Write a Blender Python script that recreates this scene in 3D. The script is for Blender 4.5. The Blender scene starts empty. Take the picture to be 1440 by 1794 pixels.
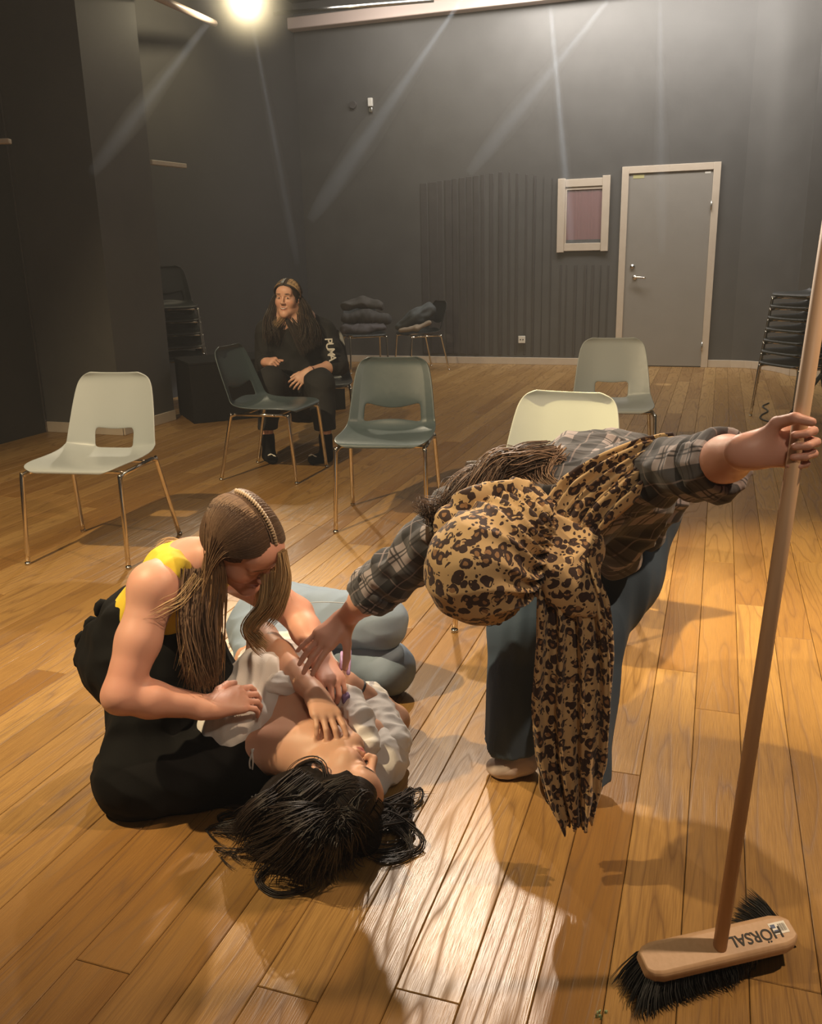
import bpy, math, random
import numpy as np
from mathutils import Vector, Matrix
C = bpy.context.scene.collection
rnd = random.Random(7)
PI = math.pi

# ---------------------------------------------------------------- camera
CAM_H = 1.28
F_PX, PITCH, ROLL, YAW = 1545.05, .279654, -.0235759, .3337775
cp, sp, cr, sr = math.cos(PITCH), math.sin(PITCH), math.cos(ROLL), math.sin(ROLL)
def tocam(v):
    x, y, z = v; y2 = -z*cp - y*sp; z2 = -z*sp + y*cp
    return (x*cr - y2*sr, x*sr + y2*cr, z2)
MC = np.array([tocam(e) for e in np.eye(3)]).T      # world axes -> camera right/down/forward
cam_data = bpy.data.cameras.new('camera'); cam = bpy.data.objects.new('camera', cam_data); C.objects.link(cam)
cam_data.sensor_fit = 'VERTICAL'; cam_data.sensor_height = 24.0
cam_data.lens = F_PX/1794*24.0; cam_data.clip_start = .05; cam_data.clip_end = 60
rw = Matrix([[MC[0][0], -MC[1][0], -MC[2][0]], [MC[0][1], -MC[1][1], -MC[2][1]], [MC[0][2], -MC[1][2], -MC[2][2]]])
cam.matrix_world = Matrix.Translation((0, 0, CAM_H)) @ rw.to_4x4()
bpy.context.scene.camera = cam

def ray(px, py): return MC.T @ np.array([px-720., py-897., F_PX])
def P(px, py, Y):                                    # point seen at a pixel, at world depth Y
    d = ray(px, py); return np.array([0, 0, CAM_H]) + d*(Y/d[1])
def G(px, py, z=0.):                                 # point seen at a pixel, at height z
    d = ray(px, py); return np.array([0, 0, CAM_H]) + d*((z-CAM_H)/d[2])
CY, SY = math.cos(YAW), math.sin(YAW)
def RM(u, v, z=0.): return (u*CY + v*SY, -u*SY + v*CY, z)   # room axes (u along the back wall, v into depth)
def UV(p): return (p[0]*CY - p[1]*SY, p[0]*SY + p[1]*CY)

# ---------------------------------------------------------------- world, exposure, lights
sc = bpy.context.scene
sc.view_settings.view_transform = 'Standard'; sc.view_settings.look = 'None'
sc.view_settings.exposure = 0.0; sc.view_settings.gamma = 1.0; sc.view_settings.use_curve_mapping = False
sc.cycles.use_denoising = True
sc.cycles.max_bounces = 6; sc.cycles.diffuse_bounces = 3; sc.cycles.glossy_bounces = 3; sc.cycles.volume_bounces = 0
sc.cycles.sample_clamp_indirect = 4.0
w = bpy.data.worlds.new('world'); sc.world = w; w.use_nodes = True
w.node_tree.nodes['Background'].inputs[0].default_value = (.10, .09, .08, 1)
w.node_tree.nodes['Background'].inputs[1].default_value = 0.3

def spot(name, loc, target, power, angle=60, blend=.35, color=(1, .78, .5), size=.06):
    l = bpy.data.lights.new(name, 'SPOT'); l.energy = power; l.spot_size = math.radians(angle); l.spot_blend = blend
    l.color = color; l.shadow_soft_size = size
    o = bpy.data.objects.new(name, l); C.objects.link(o); o.location = loc
    d = Vector(target) - Vector(loc); o.rotation_euler = d.to_track_quat('-Z', 'Y').to_euler()
    return o
def area(name, loc, target, power, sx, sy, color=(1, .8, .6)):
    l = bpy.data.lights.new(name, 'AREA'); l.shape = 'RECTANGLE'; l.size = sx; l.size_y = sy; l.energy = power; l.color = color
    o = bpy.data.objects.new(name, l); C.objects.link(o); o.location = loc
    d = Vector(target) - Vector(loc); o.rotation_euler = d.to_track_quat('-Z', 'Y').to_euler()
    return o
WARM = (1, .77, .45)
spot('stage_spot_front_left', (-2.3, 1.5, 3.8), (-.35, 4.2, 0), 820, 80, .6, WARM, .04)
spot('stage_spot_front_right', (2.3, 1.4, 3.8), (-.3, 2.2, 0), 400, 60, .4, (1, .72, .46))
spot('stage_spot_left', (-1.0, 3.8, 3.8), (1.8, 2.9, 0), 1700, 34, .8, (1, .76, .32))
spot('stage_spot_back', (.35, 5.6, 3.7), (.15, 1.5, 0), 640, 50, .4, (1, .84, .68))
spot('stage_spot_far', (-1.65, 8.6, 3.6), (-.1, 2.0, .2), 520, 34, .5, (1, .84, .62))
spot('stage_spot_front', (.6, -.8, 3.0), (.1, 4.6, .3), 90, 60, .6, (1, .82, .62), .15)  # unseen fill added on the camera side to brighten the foreground
area('wall_wash_right', RM(-.6, 9.7, 4.1), RM(-.4, 10.7, 2.6), 135, 3.6, .4, (1, .93, .86))  # unseen panel added to brighten the upper right of the back wall
area('wall_wash_left', RM(-3.0, 9.6, 4.1), RM(-3.0, 10.7, 2.6), 40, 2.5, .4, (1, .93, .86))  # second added panel, lifts the left part of the back wall
area('ceiling_bounce', (0, 4.0, 4.15), (0, 4.0, 0), 26, 6, 6, (1, .84, .68))
# narrow spots added to light the haze streaks
shafts = []
for a, b_, e_, w_ in (((432, -14, 9.2), (528, 500, 9.4), 3000, 2.2), ((372, 30, 6.6), (140, 330, 5.6), 130, 4), ((815, -10, 9.8), (520, 420, 9.2), 420, 5),
                      ((962, -12, 9.2), (1004, 460, 9.0), 1900, 2.6), ((1075, -12, 9.4), (800, 330, 9.2), 420, 5), ((1156, -12, 9.2), (1160, 480, 9.0), 420, 3)):
    spot('shaft_spot', P(*a), P(*b_), e_*1.5, w_, .6, (.86, .93, 1), .02)
    shafts.append((a, b_, w_))

# ---------------------------------------------------------------- materials
def mat(name, base=(.5, .5, .5), rough=.6, metal=0., spec=.5, coat=0., sheen=0., build=None, sss=0., alpha=1.):
    m = bpy.data.materials.new(name); m.use_nodes = True
    nt = m.node_tree; b = nt.nodes['Principled BSDF']
    b.inputs['Base Color'].default_value = (*base, 1); b.inputs['Roughness'].default_value = rough
    b.inputs['Metallic'].default_value = metal; b.inputs['Specular IOR Level'].default_value = spec
    b.inputs['Coat Weight'].default_value = coat; b.inputs['Sheen Weight'].default_value = sheen
    b.inputs['Alpha'].default_value = alpha
    if sss:
        b.inputs['Subsurface Weight'].default_value = sss; b.inputs['Subsurface Radius'].default_value = (1, .35, .2)
        b.inputs['Subsurface Scale'].default_value = .008
    if build: build(nt, b)
    return m
class NB:                                            # node shorthand
    def __init__(s, nt): s.nt = nt
    def n(s, t, ins=None, **kw):
        x = s.nt.nodes.new('ShaderNode'+t)
        for k, v in kw.items(): setattr(x, k, v)
        for k, v in (ins or {}).items():
            if isinstance(v, bpy.types.NodeSocket): s.nt.links.new(v, x.inputs[k])
            else: x.inputs[k].default_value = v
        return x
    def l(s, a, b): s.nt.links.new(a, b)
    def math(s, op, a, b=0., c=None):
        d = {0: a, 1: b}
        if c is not None: d[2] = c
        return s.n('Math', d, operation=op).outputs[0]
    def ramp(s, fac, stops, interp='LINEAR'):
        r = s.n('ValToRGB', {'Fac': fac}); e = r.color_ramp; e.interpolation = interp
        while len(e.elements) < len(stops): e.elements.new(.5)
        for el, (p, c) in zip(e.elements, stops):
            el.position = p; el.color = (*c, 1) if len(c) == 3 else c
        return r.outputs['Color']
    def mix(s, f, a, b, mode='MIX'):
        x = s.n('Mix', data_type='RGBA', blend_type=mode); x.clamp_factor = True
        for i, v in ((0, f), (6, a), (7, b)):
            if isinstance(v, bpy.types.NodeSocket): s.l(v, x.inputs[i])
            else: x.inputs[i].default_value = v if i == 0 or len(v) == 4 else (*v, 1)
        return x.outputs[2]
    def bump(s, b, h, strength=.3, dist=.002):
        x = s.n('Bump', {'Height': h, 'Strength': strength, 'Distance': dist}); s.l(x.outputs[0], b.inputs['Normal'])

def m_oak(nt, b):
    q = NB(nt); tc = q.n('TexCoord').outputs['Object']; rn = q.n('ObjectInfo').outputs['Random']
    off = q.n('CombineXYZ', {0: q.math('MULTIPLY', rn, 37.), 1: q.math('MULTIPLY', rn, 91.), 2: q.math('MULTIPLY', rn, 13.)}).outputs[0]
    p = q.n('VectorMath', {0: tc, 1: off}, operation='ADD').outputs[0]
    ps = q.n('Mapping', {'Vector': p, 'Scale': (1, .09, 1)}).outputs[0]       # y runs along the plank
    warp = q.n('TexNoise', {'Vector': ps, 'Scale': 7., 'Detail': 2.5}).outputs['Fac']
    sep = q.n('SeparateXYZ', {0: ps})
    w1 = q.math('ADD', q.math('MULTIPLY', sep.outputs[0], 46.), q.math('MULTIPLY', warp, 34.))
    band = q.math('ABSOLUTE', q.math('SINE', w1))
    dk = q.math('POWER', q.math('SUBTRACT', 1., band), 3.)
    fine = q.n('TexNoise', {'Vector': q.n('Mapping', {'Vector': p, 'Scale': (1, .03, 1)}).outputs[0], 'Scale': 420., 'Detail': 2.}).outputs['Fac']
    blot = q.n('TexNoise', {'Vector': ps, 'Scale': 7., 'Detail': 3.}).outputs['Fac']
    base = q.ramp(rn, [(0., (.25, .122, .031)), (.35, (.32, .174, .051)), (.7, (.38, .214, .067)), (1., (.43, .255, .088))])
    c = q.mix(q.math('MULTIPLY', dk, .72), base, (.14, .065, .018))
    c = q.mix(q.math('MULTIPLY', q.math('SUBTRACT', fine, .36), 1.5), c, (.16, .08, .028))
    c = q.mix(q.math('MULTIPLY', q.math('SUBTRACT', blot, .45), 1.1), c, (.48, .29, .11))
    q.l(c, b.inputs['Base Color'])
    q.l(q.math('ADD', .30, q.math('MULTIPLY', dk, .25)), b.inputs['Roughness'])
    q.bump(b, q.math('ADD', q.math('MULTIPLY', dk, -.6), q.math('MULTIPLY', fine, -.8)), .5, .0012)
M = {}
M['oak'] = mat('oak', (.4, .25, .1), .38, spec=.5, build=m_oak)
M['gap'] = mat('joint', (.03, .018, .008), .9)
def m_wall(c0, c1, sc=3.):
    def f(nt, b):
        q = NB(nt); tc = q.n('TexCoord').outputs['Object']
        n = q.n('TexNoise', {'Vector': tc, 'Scale': sc, 'Detail': 5.}).outputs['Fac']
        q.l(q.mix(n, c0, c1), b.inputs['Base Color'])
        q.bump(b, q.n('TexNoise', {'Vector': tc, 'Scale': 160., 'Detail': 3.}).outputs['Fac'], .25, .002)
    return f
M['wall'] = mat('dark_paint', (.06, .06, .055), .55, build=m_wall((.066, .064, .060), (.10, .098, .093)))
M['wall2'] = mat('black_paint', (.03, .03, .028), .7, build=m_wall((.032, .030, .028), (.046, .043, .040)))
M['slat'] = mat('slat_paint', (.06, .055, .053), .5, build=m_wall((.052, .047, .046), (.078, .073, .070), 8.))
M['ceil'] = mat('ceiling_black', (.03, .028, .026), .8)
M['trim'] = mat('cream_paint', (.55, .47, .37), .45, build=m_wall((.5, .42, .33), (.6, .52, .42), 12.))
M['pipe'] = mat('pale_pipe', (.6, .48, .42), .4)
M['door'] = mat('grey_door_paint', (.25, .235, .21), .45, build=m_wall((.24, .225, .20), (.28, .262, .235), 5.))
M['steel'] = mat('brushed_steel', (.6, .58, .54), .25, 1.)
M['chrome'] = mat('chrome', (.78, .72, .62), .12, 1.)
M['white'] = mat('white_plastic', (.72, .70, .64), .35)
M['black'] = mat('black_plastic', (.012, .012, .012), .4)
M['curtain'] = mat('maroon_curtain', (.17, .055, .055), .85)
M['glass'] = mat('pane_glass', (.9, .9, .9), .08, alpha=.06)
M['podium'] = mat('black_podium', (.008, .008, .007), .8, spec=.2, build=m_wall((.006, .006, .006), (.012, .011, .010), 9.))

# ---------------------------------------------------------------- mesh helpers
def link(name, me, m, parent=None, smooth=True):
    o = bpy.data.objects.new(name, me); C.objects.link(o)
    if m is not None and not me.materials: me.materials.append(m)
    if smooth and len(me.polygons): me.polygons.foreach_set('use_smooth', [True]*len(me.polygons))
    if parent is not None: o.parent = parent
    return o
def mk(name, V, F, m, parent=None, smooth=False, origin=None):
    V = np.asarray(V, float)
    if origin is not None: V = V - np.asarray(origin)
    me = bpy.data.meshes.new(name); me.from_pydata([tuple(v) for v in V], [], [tuple(f) for f in F]); me.update()
    o = link(name, me, m, parent, smooth)
    if origin is not None: o.location = origin
    return o
class MB:                                            # collects shapes, builds ONE mesh object
    def __init__(s): s.V = []; s.F = []; s.n = 0
    def add(s, V, F):
        s.V += [tuple(map(float, v)) for v in V]; s.F += [tuple(int(i)+s.n for i in f) for f in F]; s.n += len(V); return s
    def prism(s, poly, axis_pts):                    # polygon swept between two offsets: poly (N,3), offset vector
        n = len(poly); A = [tuple(p) for p in poly]; B = [tuple(np.array(p)+np.array(axis_pts)) for p in poly]
        F = [tuple(range(n))[::-1], tuple(range(n, 2*n))] + [(i, (i+1) % n, n+(i+1) % n, n+i) for i in range(n)]
        return s.add(A+B, F)
    def box(s, c, size, X=(1, 0, 0), Y=(0, 1, 0), Z=(0, 0, 1)):
        c = np.array(c, float); X, Y, Z = (np.array(a, float) for a in (X, Y, Z)); h = np.array(size)/2
        V = [c + X*h[0]*a + Y*h[1]*b_ + Z*h[2]*d for a in (-1, 1) for b_ in (-1, 1) for d in (-1, 1)]
        return s.add(V, [(0, 1, 3, 2), (4, 6, 7, 5), (0, 4, 5, 1), (2, 3, 7, 6), (0, 2, 6, 4), (1, 5, 7, 3)])
    def tube(s, pts, r, k=8, cap=True, flat=1.):
        pts = np.asarray(pts, float); n = len(pts); r = np.broadcast_to(np.asarray(r, float), (n,))
        T = np.gradient(pts, axis=0); T /= np.linalg.norm(T, axis=1)[:, None]+1e-12
        up = np.array([0, 0, 1.]) if abs(T[0][2]) < .9 else np.array([1., 0, 0])
        V = []; N = np.cross(T[0], up); N /= np.linalg.norm(N)
        for i in range(n):
            N = N - T[i]*(N@T[i]); N /= np.linalg.norm(N)+1e-12; B = np.cross(T[i], N)
            for j in range(k):
                a = 2*PI*j/k; V.append(pts[i] + r[i]*(math.cos(a)*N + flat*math.sin(a)*B))
        F = [(i*k+j, i*k+(j+1) % k, (i+1)*k+(j+1) % k, (i+1)*k+j) for i in range(n-1) for j in range(k)]
        if cap: F += [tuple(range(k))[::-1], tuple(range((n-1)*k, n*k))]
        return s.add(V, F)
    def build(s, name, m, parent=None, smooth=False, bevel=0., seg=2, origin=None):
        o = mk(name, s.V, s.F, m, parent, smooth, origin)
        if bevel:
            md = o.modifiers.new('bevel', 'BEVEL'); md.width = bevel; md.segments = seg; md.limit_method = 'ANGLE'
            if smooth is False: o.data.polygons.foreach_set('use_smooth', [True]*len(o.data.polygons))
            try: o.data.set_sharp_from_angle(angle=math.radians(35))
            except Exception: pass
        return o
def crv(pts, n=24):                                  # catmull-rom through points
    pts = np.asarray(pts, float); m = len(pts)
    if m < 3: return np.array([pts[0]+(pts[-1]-pts[0])*t for t in np.linspace(0, 1, n)])
    Q = np.vstack([2*pts[0]-pts[1], pts, 2*pts[-1]-pts[-2]]); out = []
    for t in np.linspace(0, m-1-1e-9, n):
        i = int(t); f = t-i; a, b_, c, d = Q[i:i+4]
        out.append(.5*((2*b_)+(c-a)*f+(2*a-5*b_+4*c-d)*f*f+(3*b_-a-3*c+d)*f**3))
    return np.array(out)
def thing(name, label, cat, loc=(0, 0, 0), rotz=0., group=None):
    o = bpy.data.objects.new(name, None); C.objects.link(o); o.location = tuple(map(float, loc)); o.rotation_euler = (0, 0, rotz)
    o.empty_display_size = .1
    return tag(o, label, cat, group)
def tag(o, label, cat, group=None, kind=None):
    o['label'] = label; o['category'] = cat
    if group: o['group'] = group
    if kind: o['kind'] = kind
    return o
def struct(o): o['kind'] = 'structure'; return o
def smooth_rows(o, level=2):
    md = o.modifiers.new('sub', 'SUBSURF'); md.levels = level; md.render_levels = level

# ---------------------------------------------------------------- floor: oak planks
FL = struct(bpy.data.objects.new('floor', None)); C.objects.link(FL); FL.location = (0, 0, 0)
PW, VB = .1222, 10.8
sub = MB().add([RM(-5.3, -1.5, -.022), RM(6.5, -1.5, -.022), RM(6.5, VB+.4, -.022), RM(-5.3, VB+.4, -.022)], [(0, 1, 2, 3)]).build('subfloor', M['gap'], FL)
u0 = -.08502*1.28                                    # a joint line read off the photograph
planks = []
prnd = random.Random(11)
KNOWN = {}
for k in range(-44, 54):
    v = -1.2 - prnd.random()*1.6
    while v < VB+.2:
        L = prnd.uniform(1.3, 2.0); v1 = min(v+L, VB+.25)
        if v1-v > .05 and v1 > .2: planks.append((k, max(v, -1.2), v1))
        v = v1
def size_on_screen(k, a, b):
    u = u0+(k+.5)*PW; s = []
    for vv in np.linspace(a, b, 7):
        x, y, z = RM(u, vv)
        c = MC @ np.array([x, y, -CAM_H])
        if c[2] < .3: continue
        px, py = 720+F_PX*c[0]/c[2], 897+F_PX*c[1]/c[2]
        if -30 < px < 1470 and -30 < py < 1830: s.append(1/c[2]**3)
    return sum(s)*(b-a)
planks.sort(key=lambda t: -size_on_screen(*t))
def plank_geo(mb, k, a, b, base):
    e, c = .0007, .0016; u_0, u_1 = u0+k*PW+e-base[0], u0+(k+1)*PW-e-base[0]; a, b = a+.0007-base[1], b-.0007-base[1]
    V = [(u_0, a, -.015), (u_1, a, -.015), (u_1, b, -.015), (u_0, b, -.015), (u_0, a, -c), (u_1, a, -c), (u_1, b, -c), (u_0, b, -c),
         (u_0+c, a+c, 0), (u_1-c, a+c, 0), (u_1-c, b-c, 0), (u_0+c, b-c, 0)]
    F = [(0, 1, 5, 4), (1, 2, 6, 5), (2, 3, 7, 6), (3, 0, 4, 7), (4, 5, 9, 8), (5, 6, 10, 9), (6, 7, 11, 10), (7, 4, 8, 11), (8, 9, 10, 11)]
    return mb.add(V, F)
for (k, a, b) in planks[:299]:
    base = (u0+(k+.5)*PW, (a+b)/2)
    o = plank_geo(MB(), k, a, b, base).build('plank', M['oak'], FL)
    o.location = RM(base[0], base[1], 0); o.rotation_euler = (0, 0, -YAW)
rest = MB()
for (k, a, b) in planks[299:]:
    plank_geo(rest, k, a, b, (0, 0))
if rest.n:
    o = rest.build('far_planks', M['oak'], FL); o.rotation_euler = (0, 0, -YAW); o['kind'] = 'stuff'

# ---------------------------------------------------------------- room shell
HC = 4.25
U, V_ = np.array([CY, -SY, 0]), np.array([SY, CY, 0])
def wall(name, pts, m, z0=0., z1=HC, t=.12):         # a strip of wall through (u, v) points, thickened away from the room
    n = len(pts); q = [np.array(p, float) for p in pts]
    nrm = []
    for i in range(n):
        d = q[min(i+1, n-1)]-q[max(i-1, 0)]; d /= np.linalg.norm(d); nrm.append(np.array([-d[1], d[0]]))
    bk = [q[i]+nrm[i]*t for i in range(n)]
    V = [RM(*p, z) for z in (z0, z1) for p in q] + [RM(*p, z) for z in (z0, z1) for p in bk]
    F = [(i, i+1, n+i+1, n+i) for i in range(n-1)] + [(2*n+i+1, 2*n+i, 3*n+i, 3*n+i+1) for i in range(n-1)]
    F += [(n+i, n+i+1, 3*n+i+1, 3*n+i) for i in range(n-1)] + [(i+1, i, 2*n+i, 2*n+i+1) for i in range(n-1)]
    F += [(0, n, 3*n, 2*n), (n-1, 3*n-1, 4*n-1, 2*n-1)]
    return struct(mk(name, V, F, m))
def board(name, pts, h=.085, t=.014, m='trim'):      # baseboard following the wall, standing proud of it
    n = len(pts); q = [np.array(p, float) for p in pts]; mb = MB()
    for i in range(n-1):
        d = q[i+1]-q[i]; L = np.linalg.norm(d); d /= L; nn = np.array([d[1], -d[0]]); mid = (q[i]+q[i+1])/2+nn*t/2
        D = d[0]*U+d[1]*V_; N = nn[0]*U+nn[1]*V_
        mb.box((*RM(*mid)[:2], h/2), (L, t, h), D, N)
    return struct(mb.build(name, M[m], bevel=.003))
VW = 10.78
# left side, from near the camera to the far corner
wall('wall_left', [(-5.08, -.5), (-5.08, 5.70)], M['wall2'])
wall('wall_left_recess', [(-5.08, 5.72), (-4.35, 5.72), (-4.35, 6.43)], M['wall'], t=.10)
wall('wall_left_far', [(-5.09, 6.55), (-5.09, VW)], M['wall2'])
wall('wall_back', [(-5.1, VW), (.17, VW)], M['wall'])
curve = [(.17, VW)] + [(.17+.62*math.sin(a)*1.0+.0, VW-.95*(1-math.cos(a))) for a in np.linspace(.25, 1.25, 9)]
e = curve[-1]; curve += [(e[0]+.5, e[1]-.22), (e[0]+1.4, e[1]-.25), (6.4, e[1]-.3)]
wr__ = wall('wall_right', curve, M['wall']); wr__.data.polygons.foreach_set('use_smooth', [True]*len(wr__.data.polygons)); wr__.data.set_sharp_from_angle(angle=math.radians(40))
board('baseboard_left', [(-5.07, 5.72), (-4.35, 5.72), (-4.35, 6.43)])
# openings
DU0, DU1 = UV(G(1083, 634))[0], UV(G(1239, 643.8))[0]
board('baseboard_back', [(-4.95, VW), (DU0, VW)])
board('baseboard_right', [(DU1, VW), (.17, VW)]+curve[1:])
ce = struct(MB().box((*RM(.6, 4.9)[:2], HC+.05), (12.5, 13, .1), U, V_).build('ceiling', M['ceil']))
struct(MB().box((*RM(-.2, VW-.09)[:2], 4.0), (9.8, .16, .13), U, V_).build('trim_1', M['pipe'], bevel=.01))

# thin stage haze filling the room (its box lies outside the walls)
hz = MB().box((.2, 5.0, 2.1), (19, 19, 4.9)).build('haze', None)
hm_ = bpy.data.materials.new('haze'); hm_.use_nodes = True; nt_ = hm_.node_tree; nt_.nodes.remove(nt_.nodes['Principled BSDF'])
vs_ = nt_.nodes.new('ShaderNodeVolumeScatter'); vs_.inputs['Color'].default_value = (.95, .97, 1, 1); vs_.inputs['Density'].default_value = .0045; vs_.inputs['Anisotropy'].default_value = .25
nt_.links.new(vs_.outputs[0], nt_.nodes['Material Output'].inputs['Volume']); hz.data.materials.append(hm_)
tag(hz, 'thin pale haze hanging in the air of the whole room', 'haze', kind='stuff')
sh_ = bpy.data.materials.new('lit_haze'); sh_.use_nodes = True; nt_ = sh_.node_tree; nt_.nodes.remove(nt_.nodes['Principled BSDF'])  # denser haze for light streaks built as solid shapes
vs_ = nt_.nodes.new('ShaderNodeVolumeScatter'); vs_.inputs['Color'].default_value = (.93, .97, 1, 1); vs_.inputs['Density'].default_value = .24; vs_.inputs['Anisotropy'].default_value = .2
nt_.links.new(vs_.outputs[0], nt_.nodes['Material Output'].inputs['Volume'])
SHL = ['bluish haze shaft dropping from the bright lamp towards the seated person', 'faint haze shaft slanting down to the upper left corner', 'broad haze shaft slanting left across the middle of the back wall',
       'bluish haze shaft dropping towards the small framed window', 'broad haze shaft slanting left above the window', 'faint upright haze shaft in front of the grey door']
for (a, b_, w_), lb in zip(shafts, SHL):
    a, b_ = P(*a), P(*b_); e_ = a+(b_-a)*.92; n_ = 24; q_ = np.linspace(0, 1, n_)[:, None]; L_ = np.linalg.norm(b_-a); r_ = math.tan(math.radians(w_/2))*L_
    o = MB().tube(a+(e_-a)*q_, [.015+r_*min(1, float(i)/n_*1.6)*(1-max(0, (i/n_-.55)/.45)**2*.9) for i in range(n_)], 14).build('haze_shaft', sh_, smooth=True)
    tag(o, lb, 'haze', 'shafts of lit haze under the ceiling lamps', 'stuff')
lc_ = P(434, 3, 8.93); hb_ = MB().tube([lc_+(0, 0, .53*math.sin(a)) for a in np.linspace(-1.5, 1.5, 13)], [.53*math.cos(a) for a in np.linspace(-1.5, 1.5, 13)], 20).build('haze_halo', None, smooth=True, origin=tuple(lc_))  # ball of dense haze added to imitate the bloom around the lamp
gl_ = bpy.data.materials.new('glowing_haze'); gl_.use_nodes = True; nt_ = gl_.node_tree; nt_.nodes.remove(nt_.nodes['Principled BSDF']); q_ = NB(nt_)
ln_ = q_.n('VectorMath', {0: q_.n('TexCoord').outputs['Object']}, operation='LENGTH').outputs['Value']
dn_ = q_.math('MULTIPLY', q_.math('POWER', q_.math('MAXIMUM', q_.math('SUBTRACT', 1., q_.math('DIVIDE', ln_, .52)), 0.), 2.2), 1.3)
q_.l(q_.n('VolumeScatter', {'Color': (1, .95, .85, 1), 'Density': dn_}).outputs[0], nt_.nodes['Material Output'].inputs['Volume']); hb_.data.materials.append(gl_)
tag(hb_, 'round halo of glowing haze around the bright ceiling lamp', 'haze', kind='stuff')
pl_ = bpy.data.lights.new('lamp_bulb', 'POINT'); pl_.energy = 60; pl_.color = (1, .85, .55); pl_.shadow_soft_size = .05  # extra point light added beside the lamp to light the haze ball
po_ = bpy.data.objects.new('lamp_bulb', pl_); C.objects.link(po_); po_.location = lc_+np.array([0, -.14, -.02])

# ---------------------------------------------------------------- things fixed to the back wall
def on_wall(px, py, off=0.):                         # (u, z) on the back wall seen at a pixel
    d = ray(px, py); s = (VW-off)/(d[0]*SY + d[1]*CY); p = np.array([0, 0, CAM_H])+d*s
    return UV(p)[0], p[2]
def wbox(mb, u0_, u1_, z0, z1, v0, v1):              # box given by wall extents; v measured out from the wall
    return mb.box(RM((u0_+u1_)/2, VW-(v0+v1)/2, (z0+z1)/2), (abs(u1_-u0_), abs(v1-v0), abs(z1-z0)), U, V_)
# door
zt = on_wall(1180, 288)[1]
dr = struct(bpy.data.objects.new('door_1', None)); C.objects.link(dr)
cw = .075
leaf = wbox(MB(), DU0+cw-.005, DU1-cw+.005, .01, zt-cw, -.02, .012).build('door_leaf', M['door'], dr, bevel=.002)
fr = wbox(MB(), DU0, DU0+cw, 0, zt, 0, .028); fr.build('door_jamb', M['trim'], dr, bevel=.003)
wbox(MB(), DU1-cw, DU1, 0, zt, 0, .028).build('door_jamb', M['trim'], dr, bevel=.003)
wbox(MB(), DU0+cw, DU1-cw, zt-cw, zt, 0, .027).build('door_header', M['trim'], dr, bevel=.003)
hu, hz = on_wall(1112, 486); 
h = MB().tube([RM(hu, VW-.012, hz), RM(hu, VW-.065, hz)], .011, 10).tube(crv([RM(hu, VW-.062, hz), RM(hu+.03, VW-.066, hz+.002), RM(hu+.125, VW-.062, hz-.004)], 10), .0105, 8)
h.tube([RM(hu, VW-.012, hz), RM(hu, VW-.02, hz)], .027, 16); h.build('door_handle', M['chrome'], leaf, smooth=True)
lu, lz = on_wall(1108, 467)
MB().tube([RM(lu, VW-.012, lz), RM(lu, VW-.024, lz)], .026, 16).tube([RM(lu, VW-.024, lz), RM(lu, VW-.034, lz)], .013, 12).build('lock_cylinder', M['steel'], leaf, smooth=True)
for py in (360, 607):
    a, z = on_wall(1247 if py < 500 else 1229, py); MB().tube([RM(DU1-cw, VW-.034, z-.05), RM(DU1-cw, VW-.034, z+.05)], .008, 8).build('hinge', M['steel'], leaf, smooth=True)
a, z = on_wall(1124, 309); wbox(MB(), a-.09, a+.03, z-.02, z+.02, .011, .014).build('door_sign', mat('yellow_tag', (.45, .42, .2), .5), leaf)
a, z = on_wall(1241, 302); wbox(MB(), a-.035, a+.025, z-.01, z+.012, .011, .014).build('door_tag', M['white'], leaf)
# small framed window with a maroon curtain
(a0, zb), (a1, zt2) = on_wall(975.5, 442), on_wall(1070, 309)
wn = struct(bpy.data.objects.new('window_1', None)); C.objects.link(wn)
fw = .085
for s in (0, 1):
    x0 = a0 if s == 0 else a1-fw
    wbox(MB(), x0, x0+fw, zb-(.0 if s else .004), zt2+(.012 if s else 0), 0, .034).build('window_frame', M['trim'], wn, bevel=.003)
wbox(MB(), a0+fw, a1-fw, zb+.01, zb+.01+fw, 0, .028).build('window_frame', M['trim'], wn, bevel=.003)
wbox(MB(), a0+fw, a1-fw, zt2-.01-fw, zt2-.01, 0, .028).build('window_frame', M['trim'], wn, bevel=.003)
wbox(MB(), a0+fw, a1-fw, zt2-.012-fw-.03, zt2-.012-fw, 0, .018).build('window_sash', M['trim'], wn, bevel=.002)
wbox(MB(), a0+fw, a0+fw+.02, zb+.01+fw, zt2-.04-fw, 0, .018).build('window_sash', M['trim'], wn, bevel=.002)
wbox(MB(), a0+fw, a1-fw, zb+.01+fw, zt2-.03-fw, .0095, .0115).build('window_pane', M['glass'], wn)
V = []; nC = 60
for i in range(nC):
    uu = a0+fw+(a1-a0-2*fw)*i/(nC-1); off = .005+.0022*math.sin(i*.9+math.sin(i*.31)*2)
    V += [RM(uu, VW-off, zb+.03+fw), RM(uu, VW-off, zt2-.02-fw)]
mk('curtain', V, [(2*i, 2*i+2, 2*i+3, 2*i+1) for i in range(nC-1)], M['curtain'], wn, True)
wbox(MB(), a0+fw, a1-fw, zb+.01+fw, zb+.05+fw, .0, .0085).build('window_sill_shadow_board', M['black'], wn)  # black strip along the lower edge of the curtain
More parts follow.
